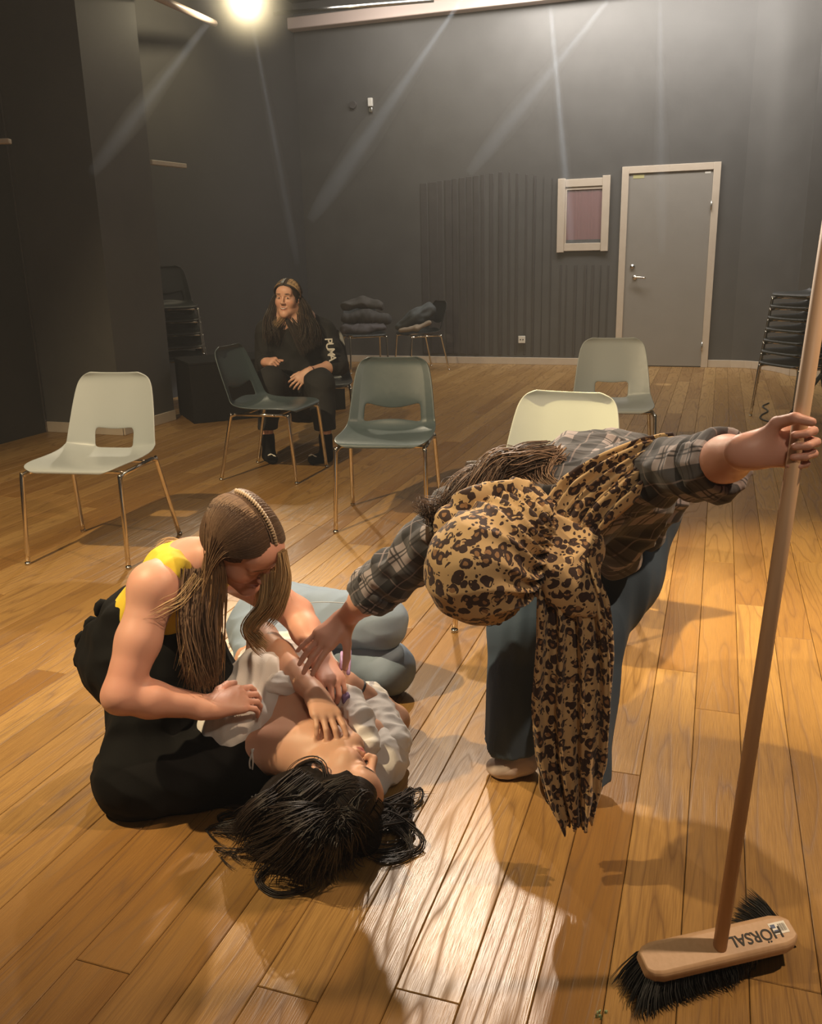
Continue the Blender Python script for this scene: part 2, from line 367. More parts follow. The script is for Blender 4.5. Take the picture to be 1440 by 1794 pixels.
# vertical slats on the wall: a broad field left of the window, a low field under it
sl = struct(bpy.data.objects.new('trim_2', None)); C.objects.link(sl)
srn = random.Random(4)
x = 742
while x < 972:
    wpx = srn.choice((5, 6, 8, 10)); (ua, z0_), (ub, z1_) = on_wall(x, 620), on_wall(x+wpx, 300+abs(x-880)*.15)
    wbox(MB(), ua, ub, .12, z1_, 0, srn.uniform(.004, .012)).build('slat', M['slat'], sl, bevel=.002); x += wpx+srn.choice((4, 6, 8))
x = 978
while x < 1068:
    wpx = srn.choice((6, 8, 9)); (ua, z0_), (ub, z1_) = on_wall(x, 615), on_wall(x+wpx, 464)
    wbox(MB(), ua, ub, .12, z1_, 0, srn.uniform(.005, .014)).build('slat', M['slat'], sl, bevel=.002); x += wpx+srn.choice((4, 6, 9))
# socket
a, z = on_wall(915, 594.5)
so = thing('wall_socket', 'white double-hole power socket low on the dark back wall, left of the door', 'socket', RM(a, VW-.024, z-.04))
def lp(o, *p): return tuple(np.array(RM(*p))-np.array(o.location))
def wb_local(o, u0_, u1_, z0, z1, v0, v1): 
    m_ = wbox(MB(), u0_, u1_, z0, z1, v0, v1); m_.V = [tuple(np.array(v)-np.array(o.location)) for v in m_.V]; return m_
wb_local(so, a-.043, a+.043, z-.043, z+.043, .02, .034).build('cover_plate', M['white'], so, bevel=.004)
for d in (-.016, .016):
    MB().tube([lp(so, a+d, VW-.033, z), lp(so, a+d, VW-.037, z)], .0075, 10).build('socket_hole', M['black'], so)
# little sensor boxes high on the wall
a, z = on_wall(650, 184)
sn = thing('wall_sensor', 'small upright white sensor box high on the back wall', 'sensor', RM(a, VW, z-.08))
wb_local(sn, a-.028, a+.028, z-.02, z+.075, -.001, .04).build('housing', M['white'], sn, bevel=.006)
wb_local(sn, a-.024, a+.024, z-.085, z-.03, -.001, .03).build('sensor_lens', M['steel'], sn, bevel=.006)
a, z = on_wall(619, 184)
o = MB().tube([RM(a, VW, z), RM(a, VW-.03, z)], .045, 20).build('smoke_detector', M['slat'], smooth=True, bevel=.004)
tag(o, 'small round dark detector disc on the back wall beside the white sensor', 'detector')
# curved wall lamp/dome high on the right wall, catching the light
def ray_at(px, py, dist): d = ray(px, py); d /= np.linalg.norm(d); return np.array([0, 0, CAM_H])+d*dist
# ledges: pale rail above the recess, and a short bracket at the far left
p0, p1 = ray_at(262, 284, 7.9), ray_at(323, 291, 8.35)
X = (p1-p0)/np.linalg.norm(p1-p0)
o = MB().box((p0+p1)/2, (np.linalg.norm(p1-p0), .05, .035), X, np.cross((0, 0, 1), X)).build('rail', M['trim'], bevel=.004)
struct(o); o.name = 'trim_3'
(c0) = P(-4, 248, 6.1); o = MB().box(c0, (.16, .05, .03)).build('trim_4', M['trim'], bevel=.004); struct(o)
# worn pale corner bead down the edge of the near left wall
g = np.array(RM(-5.08, 5.705)); struct(MB().box((g[0]+.0, g[1], 1.75), (.02, .02, 3.3), U, V_).build('trim_5', M['slat'], bevel=.004))

# ---------------------------------------------------------------- ceiling: pipes, lighting bar and lamp
def pipe(name, a, b, r, m): return struct(MB().tube([a, b], r, 10).build(name, m, smooth=True))
pipe('trim_6', ray_at(255, -14, 8.), ray_at(376, 41, 9.6), .03, M['pipe'])
pipe('trim_7', ray_at(480, 24, 11.), ray_at(760, 0, 10.6), .022, M['steel'])
lampc = P(434, 3, 9.0)
lm = thing('stage_lamp', 'glowing stage spotlight hanging under the ceiling at the top of the picture', 'lamp', lampc)
dv = Vector((-.3, 2.2, .2))-Vector(lampc); dv.normalize(); dv = np.array(dv)
MB().tube([-dv*.22, -dv*.18, dv*.0, dv*.06], [.05, .085, .09, .095], 20).build('housing', M['black'], lm, smooth=True)
MB().tube([(-.11, 0, 0), (-.11, 0, .2), (.11, 0, .2), (.11, 0, 0)], .008, 6).tube([(0, 0, .2), (0, 0, .55)], .012, 8).build('yoke', M['black'], lm)
em = bpy.data.materials.new('lamp_glow'); em.use_nodes = True
b = em.node_tree.nodes['Principled BSDF']; b.inputs['Emission Color'].default_value = (1, .86, .55, 1); b.inputs['Emission Strength'].default_value = 30
MB().tube([dv*.061, dv*.066], .088, 20).build('lens', em, lm)
pipe('trim_8', (-4.5, 8.75, 4.2), (3.8, 8.75, 4.2), .024, M['black'])

# ---------------------------------------------------------------- chairs
def m_plastic(c0, c1, r=.32):
    def f(nt, b):
        q = NB(nt); tc = q.n('TexCoord').outputs['Object']
        q.l(q.mix(q.n('TexNoise', {'Vector': tc, 'Scale': 5., 'Detail': 4.}).outputs['Fac'], c0, c1), b.inputs['Base Color'])
        n = q.n('TexNoise', {'Vector': tc, 'Scale': 60., 'Detail': 4.}).outputs['Fac']
        q.l(q.math('ADD', r-.08, q.math('MULTIPLY', n, .16)), b.inputs['Roughness'])
        q.bump(b, q.n('TexNoise', {'Vector': tc, 'Scale': 700., 'Detail': 2.}).outputs['Fac'], .12, .0008)
    return f
M['shell_pale'] = mat('pale_green_grey_plastic', (.36, .40, .36), .4, build=m_plastic((.295, .325, .335), (.33, .36, .365), .42))
M['shell_dark'] = mat('dark_green_grey_plastic', (.1, .12, .11), .35, build=m_plastic((.058, .082, .090), (.080, .108, .115), .34))
M['shell_black'] = mat('black_green_plastic', (.02, .022, .02), .4, build=m_plastic((.018, .020, .018), (.03, .032, .03), .42))
def shell_mesh(kind):
    # side profile: (y, z, half width, rim lift)
    rows = [(-.232, .418, .150, .0), (-.238, .430, .185, .0), (-.215, .4415, .222, .004), (-.14, .440, .236, .010), (-.03, .4285, .238, .018),
            (.07, .4255, .236, .024), (.130, .4285, .233, .030), (.170, .440, .229, .036)]
    hz0, hz1 = (.453, .540) if kind == 'a' else (.466, .566)
    back = lambda z: (.200+(z-.48)*.29, z)
    def bw(z): return np.interp(z, [.455, .50, .58, .68, .76, .80], [.228, .224, .216, .205, .188, .160])
    zs = [hz0, hz0+.028, hz0+.062, hz1, hz1+.022, .63, .69, .74, .773, .790, .794]
    for z in zs:
        y, zz = back(z); rows.append((y-(.012 if z > .788 else 0), zz, float(bw(z+.01)) if z < .788 else (.15 if z < .793 else .12), .038*max(0, 1-(z-.48)/.5)))
    hx = .42 if kind == 'a' else .66
    ts = [-1, -.96, -.80, -(hx+.14), -hx, -hx*.72, -hx*.3, 0]; ts = ts+[-t for t in ts[-2::-1]]
    V = []; nc = len(ts)
    R = np.array(rows)
    d = np.gradient(R[:, :2], axis=0); d /= np.linalg.norm(d, axis=1)[:, None]
    for i, (y, z, w_, lift) in enumerate(rows):
        n = np.array([-d[i][1], d[i][0]])            # towards the sitter
        for j, t in enumerate(ts):
            k_ = lift*abs(t)**3
            yy, zz, xx = y+n[0]*k_, z+n[1]*k_, w_*t
            if i == 8 and abs(t) < hx+.01:           # bottom edge of the hand hole
                zz += (-.006 if kind == 'a' else .022*(1-(t/hx)**2))
            if i == 11 and abs(t) < hx+.01: zz -= (.008 if kind == 'a' else .030)*(1-(t/hx)**2)
            if i in (9, 10) and kind == 'a' and abs(abs(t)-hx) < .01: xx *= 1.0+.06*(i-9)
            V.append((xx, yy, zz))
    hj = [j for j in range(nc-1) if ts[j] >= -hx-.001 and ts[j+1] <= hx+.001]
    F = [(i*nc+j, i*nc+j+1, (i+1)*nc+j+1, (i+1)*nc+j) for i in range(len(rows)-1) for j in range(nc-1) if not (8 <= i < 11 and j in hj)]
    return V, F
def make_chair(label, shell, kind='a', rail_high=False, group=None):
    t = thing('stacking_chair', label, 'chair', group=group)
    V, F = shell_mesh(kind); s = mk('seat_shell', V, F, shell, t, True)
    md = s.modifiers.new('thick', 'SOLIDIFY'); md.thickness = .0065; md.offset = 0
    smooth_rows(s, 2)
    for sx in (-1, 1):
        q_ = 1. if kind == 'a' else .93; x0 = sx*.232*q_
        ft, rt = (sx*.243*q_, -.245, 0), (sx*.258*q_, .255, 0)
        top = .408
        fr = MB().tube(crv([ft, (x0+(ft[0]-x0)*.1, -.212, top-.035), (x0*.99, -.203, top-.008), (x0*.97, -.175, top)], 22)[:], .0105, 10)
        fr.build('leg', M['chrome'], t, True)
        MB().tube(crv([rt, (sx*.222, .172, top-.035), (sx*.219, .16, top-.010), (sx*.217, .132, top)], 22), .0105, 10).build('leg', M['chrome'], t, True)
        MB().tube([(x0*.97, -.176, top), (sx*.217, .133, top)], .0105, 10).build('side_rail', M['chrome'], t, True)
        for f_ in (ft, rt): MB().tube([(f_[0], f_[1], .001), (f_[0], f_[1], .012)], .0125, 10).build('foot_cap', M['steel'], t, True)
    for yy in (-.13, .09): MB().tube([(-.222, yy, top-.001), (.222, yy, top-.001)], .008, 8).build('cross_bar', M['chrome'], t, True)
    return t
def copy_tree(o, parent=None):
    c = o.copy(); C.objects.link(c)
    if parent is not None: c.parent = parent
    for ch in list(o.children): copy_tree(ch, c)
    return c
def place(o, x, y, rz, z=0., label=None, group=None):
    o.location = (x, y, z); o.rotation_euler = (0, 0, rz)
    if label: o['label'] = label
    if group: o['group'] = group
    return o
GC = 'grey-green chairs standing around the acting space'
c_pale = make_chair('pale grey-green plastic chair on chrome legs nearest the left edge, facing the camera', M['shell_pale'], 'a', group=GC)
place(c_pale, -1.44, 3.945, -.18)
def by_top(px, py, rz): g = G(px, py, .79); return g[0]+.275*math.sin(rz), g[1]-.275*math.cos(rz), rz
for (bx, by, br, lab) in ((*by_top(996, 688, -.46), 'pale grey-green plastic chair directly behind the bending person in the leopard scarf'),
                          (*by_top(1074, 593, -.20), 'pale grey-green plastic chair furthest back, standing in front of the grey door')):
    place(copy_tree(c_pale), bx, by, br, label=lab)
c_dark = make_chair('dark grey-green plastic chair with a wide bow-shaped hand hole, in the middle of the floor', M['shell_dark'], 'b', group=GC)
place(c_dark, -.112, 4.33, -.14)
place(copy_tree(c_dark), -.84, 5.41, 1.25, label='dark grey-green plastic chair turned sideways in front of the seated person in black')
c_black = make_chair('black plastic chair under the seated person in black', M['shell_black'], 'b')
SITX, SITY = -.64, 6.42
place(c_black, SITX, SITY, .10)
ordn = ['topmost', 'second from the top', 'third from the top', 'fourth from the top', 'fifth from the top', 'sixth from the top', 'seventh from the top', 'lowest']
gs = G(1392, 742)
for k in range(7):
    place(copy_tree(c_black), gs[0]+.10+.012*k, gs[1]+.22+.006*k, -1.25, k*.086, label='%s black chair of the stack against the right wall' % (ordn[6-k] if k else 'lowest'), group='black chairs stacked by the right wall')
for k in range(5):
    place(copy_tree(c_black), -2.13-.015*k, 8.42, .30+.02*k, k*.118, label='%s black chair of the stack in the dark left corner' % (ordn[4-k] if k else 'lowest'), group='black chairs stacked in the left corner')
gB, gA = G(738, 650), G(648, 650)
place(copy_tree(c_black), gB[0], gB[1]+.15, -1.15, label='black chair with a dark jacket on its seat, standing by the back wall', group='chairs by the back wall holding coats')
place(copy_tree(c_black), gA[0]-.05, gA[1]+.05, .25, label='black chair buried under folded coats, left of the other coat chair', group='chairs by the back wall holding coats')

# podium block
ga, gb_, gl = G(340, 743), G(606, 717), G(306, 737)
d1 = (gb_-ga)[:2]; d1 /= np.linalg.norm(d1); d2 = np.array([-d1[1], d1[0]])
L1 = np.linalg.norm((gb_-ga)[:2])
cc = ga[:2]+d1*L1/2+d2*.30
pd = thing('podium', 'low black wooden stage block behind the seated person', 'podium', (cc[0], cc[1], 0))
MB().box((0, 0, .24), (L1, .6, .48), (*d1, 0), (*d2, 0)).build('body', M['podium'], pd, bevel=.006)
MB().box((0, 0, .491), (L1+.01, .61, .02), (*d1, 0), (*d2, 0)).build('top_board', M['podium'], pd, bevel=.004)
# cable on the floor by the stack
cpts = [G(*p, .006) for p in ((1347, 706), (1336, 712), (1345, 720), (1334, 727), (1332, 733), (1345, 738), (1366, 741), (1392, 748), (1425, 752))]
o = MB().tube(crv(cpts, 60), .006, 6).build('cable', M['black'], smooth=True); tag(o, 'thin black cable curling on the floor at the foot of the chair stack', 'cable')
# folded mic/music stand leg behind the broom handle
s0, s1 = G(1372, 742, .01), P(1440, 655, 6.0)
st = thing('folding_stand', 'black folding tripod stand beside the right chair stack', 'stand', G(1395, 735))
L0 = np.array(st.location)
MB().tube([s0-L0, s1-L0], .014, 8).build('leg', M['black'], st, True)
MB().tube([G(1452, 742, .01)-L0, s1-L0], .014, 8).build('leg', M['black'], st, True)
MB().tube([s1-L0, s1-L0+np.array([0, 0, .5])], .012, 8).build('pole', M['black'], st, True)

# ================================================================ organic shapes: distance fields meshed as one surface
def nrm(v): v = np.asarray(v, float); return v/(np.linalg.norm(v)+1e-12)
class Fr:                                            # local frame: X, Y (forward), Z (up)
    def __init__(s, o, Y, Z):
        s.o = np.asarray(o, float); s.Y = nrm(Y); s.X = nrm(np.cross(s.Y, Z)); s.Z = np.cross(s.X, s.Y)
        s.R = np.array([s.X, s.Y, s.Z]).T
    def p(s, x, y, z): return s.o + s.R @ np.array([x, y, z], float)
    def d(s, x, y, z): return s.R @ np.array([x, y, z], float)
    def inv(s, V): return (np.asarray(V)-s.o) @ s.R
class SDF:
    def __init__(s): s.q = []
    def cone(s, a, b, ra, rb, k=.012, flat=None, op=0):
        s.q.append(('c', np.array(a, float), np.array(b, float), ra, rb, k, flat, op)); return s
    def ell(s, c, r, R=None, k=.012, op=0):
        s.q.append(('e', np.array(c, float), np.array(r, float), np.eye(3) if R is None else np.asarray(R), k, op)); return s
    def chain(s, pts, rs, k=.02, flat=None):
        for i in range(len(pts)-1): s.cone(pts[i], pts[i+1], rs[i], rs[i+1], k, flat)
        return s
    def cut(s, c, n):                                # remove what lies beyond a plane (applies to everything added before)
        s.q.append(('p', np.array(c, float), nrm(n))); return s
    def bounds(s):
        lo = np.full(3, 9e9); hi = -lo
        for t in s.q:
            if t[0] == 'c' and t[7] == 0:
                for a, r in ((t[1], t[3]), (t[2], t[4])): m = r*(1 if t[6] is None else max(1, t[6][1])); lo = np.minimum(lo, a-m); hi = np.maximum(hi, a+m)
            elif t[0] == 'e' and t[5] == 0: m = max(t[2]); lo = np.minimum(lo, t[1]-m); hi = np.maximum(hi, t[1]+m)
        return lo, hi
    def mesh(s, vox, zmin=None):
        lo, hi = s.bounds(); lo -= 3*vox+.008; hi += 3*vox+.008
        if zmin is not None: lo[2] = max(lo[2], zmin-2*vox)
        n = np.ceil((hi-lo)/vox).astype(int)+1; D = np.full(n, .2, np.float32)
        ax = [lo[i]+vox*np.arange(n[i]) for i in range(3)]
        def sl(l, h):
            i0 = np.clip(np.floor((l-lo)/vox).astype(int), 0, n-1); i1 = np.clip(np.ceil((h-lo)/vox).astype(int)+1, 1, n)
            return tuple(slice(a, b) for a, b in zip(i0, i1))
        for t in s.q:
            if t[0] == 'p':
                c, nn = t[1:]
                d = ((ax[0]-c[0])*nn[0])[:, None, None]+((ax[1]-c[1])*nn[1])[None, :, None]+((ax[2]-c[2])*nn[2])[None, None, :]
                D = np.maximum(D, d.astype(np.float32)); continue
            if t[0] == 'c':
                _, a, b, ra, rb, k, flat, op = t; m = max(ra, rb)*(1 if flat is None else max(1, flat[1]))+k+3*vox
                S = sl(np.minimum(a, b)-m, np.maximum(a, b)+m)
            else:
                _, c, r, R, k, op = t; m = max(r)+k+3*vox; S = sl(c-m, c+m)
            if any(x.stop <= x.start for x in S): continue
            x = ax[0][S[0]][:, None, None]; y = ax[1][S[1]][None, :, None]; z = ax[2][S[2]][None, None, :]
            if t[0] == 'c':
                ba = b-a; L2 = ba@ba+1e-12
                h = np.clip(((x-a[0])*ba[0]+(y-a[1])*ba[1]+(z-a[2])*ba[2])/L2, 0, 1)
                rx, ry, rz = x-a[0]-h*ba[0], y-a[1]-h*ba[1], z-a[2]-h*ba[2]
                q2 = rx*rx+ry*ry+rz*rz; rad = ra+(rb-ra)*h
                if flat is not None:
                    f = nrm(flat[0]); fd = rx*f[0]+ry*f[1]+rz*f[2]; q2 = q2+fd*fd*(1/flat[1]**2-1)
                d = np.sqrt(q2)-rad
                if flat is not None and flat[1] < 1: d = d*(.5+.5*flat[1])
            else:
                qx, qy, qz = ((x-c[0])*R[0, i]+(y-c[1])*R[1, i]+(z-c[2])*R[2, i] for i in range(3))
                k0 = np.sqrt((qx/r[0])**2+(qy/r[1])**2+(qz/r[2])**2); k1 = np.sqrt((qx/r[0]**2)**2+(qy/r[1]**2)**2+(qz/r[2]**2)**2)+1e-9
                d = k0*(k0-1)/k1
            O = D[S]
            if op == 0: h = np.maximum(k-np.abs(O-d), 0)/k; D[S] = np.minimum(O, d)-h*h*k/4
            else: h = np.maximum(k-np.abs(O+d), 0)/k; D[S] = np.maximum(O, -d)+h*h*k/4
        if zmin is not None: D = np.maximum(D, (zmin-ax[2])[None, None, :].astype(np.float32))
        D[0], D[-1], D[:, 0], D[:, -1], D[:, :, 0], D[:, :, -1] = (.2,)*6
        I = D < 0; cnt = np.zeros(np.array(D.shape)-1, np.int8)
        for a in (0, 1):
            for b in (0, 1):
                for c in (0, 1): cnt += I[a:a+cnt.shape[0], b:b+cnt.shape[1], c:c+cnt.shape[2]]
        act = np.argwhere((cnt > 0) & (cnt < 8)); idx = np.full(cnt.shape, -1, np.int32); idx[tuple(act.T)] = np.arange(len(act))
        acc = np.zeros((len(act), 3)); w_ = np.zeros(len(act))
        cor = [(a, b, c) for a in (0, 1) for b in (0, 1) for c in (0, 1)]
        val = {c: D[act[:, 0]+c[0], act[:, 1]+c[1], act[:, 2]+c[2]] for c in cor}
        for c in cor:
            for i in range(3):
                if c[i] == 0:
                    e = list(c); e[i] = 1; e = tuple(e); va, vb = val[c], val[e]; m = (va < 0) != (vb < 0)
                    t_ = va[m]/(va[m]-vb[m]); pt = np.tile(np.array(c, float), (m.sum(), 1)); pt[:, i] += t_; acc[m] += pt; w_[m] += 1
        V = lo+vox*(act+acc/w_[:, None])
        F = []
        for i in range(3):
            j, k_ = (i+1) % 3, (i+2) % 3
            s0 = [slice(1, -1)]*3; s0[i] = slice(0, -1); s1 = list(s0); s1[i] = slice(1, None)
            A, B = I[tuple(s0)], I[tuple(s1)]; e = np.argwhere(A != B); inside = A[tuple(e.T)]
            e = e+np.array([0 if q == i else 1 for q in range(3)])
            def ix(dj, dk): f = e.copy(); f[:, j] -= dj; f[:, k_] -= dk; return idx[tuple(f.T)]
            Q = np.stack([ix(1, 1), ix(0, 1), ix(0, 0), ix(1, 0)], 1); Q[~inside] = Q[~inside][:, ::-1]; F.append(Q)
        return V, np.concatenate(F)
def fastmesh(name, V, F, m, parent=None, col=None, uv=None, sm=0, smooth=True):
    V = np.asarray(V, np.float64); F = np.asarray(F)
    if sm:                                           # light laplacian smoothing
        E_ = np.concatenate([F[:, [i, (i+1) % F.shape[1]]] for i in range(F.shape[1])])
        for _ in range(sm):
            S = np.zeros_like(V); c = np.bincount(E_[:, 0], minlength=len(V)) + np.bincount(E_[:, 1], minlength=len(V))
            for i in range(3): S[:, i] = np.bincount(E_[:, 0], V[E_[:, 1], i], len(V))+np.bincount(E_[:, 1], V[E_[:, 0], i], len(V))
            V = V*.4+.6*S/c[:, None]
    me = bpy.data.meshes.new(name); nf, k = F.shape
    me.vertices.add(len(V)); me.vertices.foreach_set('co', V.astype(np.float32).ravel())
    me.loops.add(nf*k); me.loops.foreach_set('vertex_index', F.astype(np.int32).ravel())
    me.polygons.add(nf); me.polygons.foreach_set('loop_start', np.arange(0, nf*k, k, dtype=np.int32))
    me.update(calc_edges=True); me.validate()
    o = link(name, me, m, parent, smooth)
    if col is not None: setcol(o, col(V) if callable(col) else col)
    if uv is not None:
        a = me.attributes.new('limb', 'FLOAT_VECTOR', 'POINT'); a.data.foreach_set('vector', np.asarray(uv(V) if callable(uv) else uv, np.float32).ravel())
    return o
def setcol(o, c):
    a = o.data.attributes.new('Col', 'FLOAT_COLOR', 'POINT'); c = np.asarray(c, np.float32)
    if c.shape[1] == 3: c = np.hstack([c, np.ones((len(c), 1), np.float32)])
    a.data.foreach_set('color', c.ravel())
def verts(o): n = len(o.data.vertices); a = np.zeros(n*3, np.float32); o.data.vertices.foreach_get('co', a); return a.reshape(-1, 3).astype(float)
def displace(o, f):
    V = verts(o); n = len(V); N = np.zeros(n*3, np.float32); o.data.vertex_normals.foreach_get('vector', N); N = N.reshape(-1, 3)
    V = V+N*np.asarray(f(V, N))[:, None]; o.data.vertices.foreach_set('co', V.astype(np.float32).ravel()); o.data.update()
_wr = np.random.RandomState(5)
_wd = [(_wr.normal(size=(3,)), _wr.uniform(0, 6.28)) for _ in range(24)]
def wob(V, f, seed=0, n=5):                          # smooth pseudo noise in about -1..1
    out = np.zeros(len(V)); ph = np.zeros(len(V))
    for i in range(n):
        d, p = _wd[(i*3+seed*5) % 24]; ph = V@(nrm(d)*f*(1+.37*i))+p+1.3*np.sin(V@nrm(_wd[(i+seed+7) % 24][0])*f*.6+p*2); out += np.sin(ph)
    return out/n*1.6
def folds(V, f, seed=0):                             # creases: sharp valleys, soft crests
    a = wob(V, f, seed, 4); return 1-np.abs(a)*2
def limb_uv(pts):                                    # (arc length, angle * radius, radius) along a polyline
    pts = np.asarray(pts, float)
    def f(V):
        best = np.full(len(V), 9.); S = np.zeros(len(V)); A = np.zeros(len(V)); Rr = np.zeros(len(V)); s0 = 0; up = np.array([.3, -.8, .5])
        for a, b in zip(pts[:-1], pts[1:]):
            L = np.linalg.norm(b-a); d = (b-a)/L; h = np.clip((V-a)@d, 0, L); r = V-a-h[:, None]*d; q = np.linalg.norm(r, axis=1)
            x = nrm(up-d*(up@d)); y = np.cross(d, x); ang = np.arctan2(r@y, r@x); m = q < best
            best[m] = q[m]; S[m] = (s0+(V-a)@d)[m]; A[m] = ang[m]; Rr[m] = q[m]; s0 += L
        return np.stack([S, A*.07, Rr], 1)
    return f

# ---------------------------------------------------------------- body builders
FN = [(.030, .088, .074, .0088), (.010, .092, .081, .0090), (-.010, .089, .075, .0086), (-.028, .081, .060, .0078)]
def hand(S, wrist, D, N, thumb, curl=20, spread=6, sc=1., curls=None, th=None, wr=.024, fore=None):
    """palm, four fingers of different length with three bends, thumb from the side of the palm"""
    D = nrm(D); f = Fr(wrist, D, N); N = f.Z; X = f.X*thumb
    P_ = lambda x, y, z: np.asarray(wrist)+sc*(X*x+D*y+N*z)
    k = .010*sc
    S.cone(P_(0, -.02, 0), P_(0, .012, 0), wr*sc, .024*sc, .02, (N, .72))
    for i, (x, y, L, r) in enumerate(FN):
        S.cone(P_(x*.55, .012, .001), P_(x, y-.006, .003), .0145*sc, .0118*sc, .014*sc)
    S.cone(P_(0, .02, -.003), P_(.002, .07, -.003), .019*sc, .020*sc, .012*sc, (X, 1.35))
    tips = []
    for i, (x, y, L, r) in enumerate(FN):
        c = curls[i] if curls is not None else (curl*.8, curl*1.2, curl*.8)
        sp_ = math.radians(spread*(1.2-i*.8)); p = P_(x, y, .003); a = 0.
        q = P_(x*.95, y-.02, .003)
        S.cone(q, p, .0105*sc, r*1.06*sc, .006*sc)
        for j, fr_ in enumerate((.45, .31, .26)):
            a += math.radians(c[j]); dr_ = math.cos(a)*(D*math.cos(sp_)+X*math.sin(sp_))-math.sin(a)*N
            e_ = p+dr_*L*fr_*sc; r0, r1 = r*(1-.09*j), r*(1-.09*(j+1)); S.cone(p, e_, r0*sc, r1*sc, .0022*sc); p = e_
        tips.append((p, dr_, r))
    t = th or ((.55, .62, -.38), (.30, .90, -.25), (.12, .98, -.1))
    p = P_(.014, .016, -.006); LL = (.045, .033, .027); rr = (.0150, .0112, .0098, .0080)
    for j in range(3):
        d = nrm(X*t[j][0]+D*t[j][1]+N*t[j][2]); e_ = p+d*LL[j]*sc; S.cone(p, e_, rr[j]*sc, rr[j+1]*sc, (.016 if j == 0 else .004)*sc); p = e_
    return tips, p
def head(S, f, neck_to, sc=1., nr=(.05, .056)):
    e = lambda c, r, k=.012, op=0, R=None: S.ell(f.p(*[sc*i for i in c]), [sc*i for i in r], f.R if R is None else R, k*sc, op)
    c = lambda a, b, ra, rb, k=.012, op=0: S.cone(f.p(*[sc*i for i in a]), f.p(*[sc*i for i in b]), ra*sc, rb*sc, k*sc, None, op)
    e((0, -.012, .032), (.074, .094, .084)); e((0, .026, -.028), (.060, .060, .078), .03)
    for s in (-1, 1):
        c((s*.052, .004, -.052), (s*.012, .074, -.097), .020, .018, .03); e((s*.040, .056, -.022), (.026, .028, .028), .025)
    e((0, .079, -.097), (.021, .018, .018), .02)
    e((0, .070, .050), (.052, .026, .034), .03)
    for s in (-1, 1):
        e((s*.031, .094, .010), (.019, .014, .012), .014, 1)
        e((s*.031, .0745, .010), (.0175, .0135, .0135), .003)     # lids over the eyes
        c((s*.014, .088, .030), (s*.046, .080, .031), .006, .005, .012)
    c((0, .086, .022), (0, .108, -.020), .0065, .0105, .012)
    for s in (-1, 1): e((s*.0105, .1, -.026), (.0085, .010, .007), .006)
    c((-.019, .083, -.055), (.0, .092, -.052), .0052, .0062, .006); c((.019, .083, -.055), (.0, .092, -.052), .0052, .0062, .006)
    c((-.015, .083, -.064), (.0, .0895, -.065), .0055, .0075, .006); c((.015, .083, -.064), (.0, .0895, -.065), .0055, .0075, .006)
    c((-.020, .094, -.0585), (.020, .094, -.0585), .0016, .0016, .003, 1)
    for s in (-1, 1):
        R = np.array([f.d(1, s*.35, 0), f.d(-s*.35, 1, 0), f.Z]).T
        R = R/np.linalg.norm(R, axis=0)
        e((s*.077, -.006, -.004), (.007, .018, .031), .004, 0, R); e((s*.083, -.004, -.002), (.006, .010, .019), .004, 1, R)
        e((s*.080, .004, -.004), (.005, .005, .008), .003)
    S.cone(f.p(0, -.022*sc, -.06*sc), neck_to, nr[0]*sc, nr[1]*sc, .03)
def skin_col(base, f=None, lip=(.42, .13, .11), brow=(.09, .05, .03), sc=1., blush=(.55, .22, .15), lash=True):
    base = np.array(base)
    def g(V):
        c = base*(1+.05*wob(V, 40, 1)[:, None])*np.array([1, 1-.0, 1]); c = c+(np.array(blush)-c)*np.clip(.10+.14*wob(V, 14, 3), 0, .3)[:, None]
        if f is not None:
            q = f.inv(V)/sc; x, y, z = np.abs(q[:, 0]), q[:, 1], q[:, 2]
            def put(m, col): nonlocal c; m = np.clip(m, 0, 1)[:, None]; c = c*(1-m)+np.array(col)*m
            ff = y > .05
            put(ff*(1-((x/.024)**2+((z+.0595)/.0115)**2))*2.2, lip)
            put(ff*(1-(((x-.031)/.022)**2+((z-.034-.10*(x-.031)*0)/.0048)**2))*1.6, brow)
            if lash: put(ff*(1-(((x-.031)/.018)**2+((z-.0035-.15*(x-.031))/.0028)**2))*1.5, (.05, .025, .02))
            put(ff*(1-(((x-.042)/.026)**2+((z+.025)/.024)**2))*.35, blush)
        return c
    return g
def m_attr(nt, b):
    q = NB(nt); a = q.n('Attribute', attribute_name='Col'); tc = q.n('TexCoord').outputs['Object']
    q.l(a.outputs['Color'], b.inputs['Base Color'])
    q.bump(b, q.n('TexNoise', {'Vector': tc, 'Scale': 420., 'Detail': 2.}).outputs['Fac'], .12, .0006)
M['skin'] = mat('skin', (.6, .35, .25), .48, spec=.4, sss=.12, build=m_attr)
def m_hair(nt, b):
    q = NB(nt); a = q.n('Attribute', attribute_name='Col'); q.l(a.outputs['Color'], b.inputs['Base Color'])
M['hair'] = mat('hair', (.1, .06, .03), .48, spec=.45, build=m_hair)
def m_cloth(c0, c1, weave=900., rough=.85, bumpy=.3, sc_=3.):
    def f(nt, b):
        q = NB(nt); tc = q.n('TexCoord').outputs['Object']
        n = q.n('TexNoise', {'Vector': tc, 'Scale': sc_, 'Detail': 4.}).outputs['Fac']
        f_ = q.n('TexNoise', {'Vector': tc, 'Scale': weave, 'Detail': 2.}).outputs['Fac']
        q.l(q.mix(q.math('ADD', q.math('MULTIPLY', n, .7), q.math('MULTIPLY', f_, .3)), c0, c1), b.inputs['Base Color'])
        q.bump(b, f_, bumpy, .001)
    return f
M['jeans_light'] = mat('light_denim', (.2, .25, .3), .8, build=m_cloth((.175, .235, .32), (.30, .38, .48), 700, bumpy=.4, sc_=9.))
M['jeans_dark'] = mat('dark_denim', (.06, .08, .1), .8, build=m_cloth((.028, .050, .085), (.075, .115, .17), 700, bumpy=.4, sc_=7.))
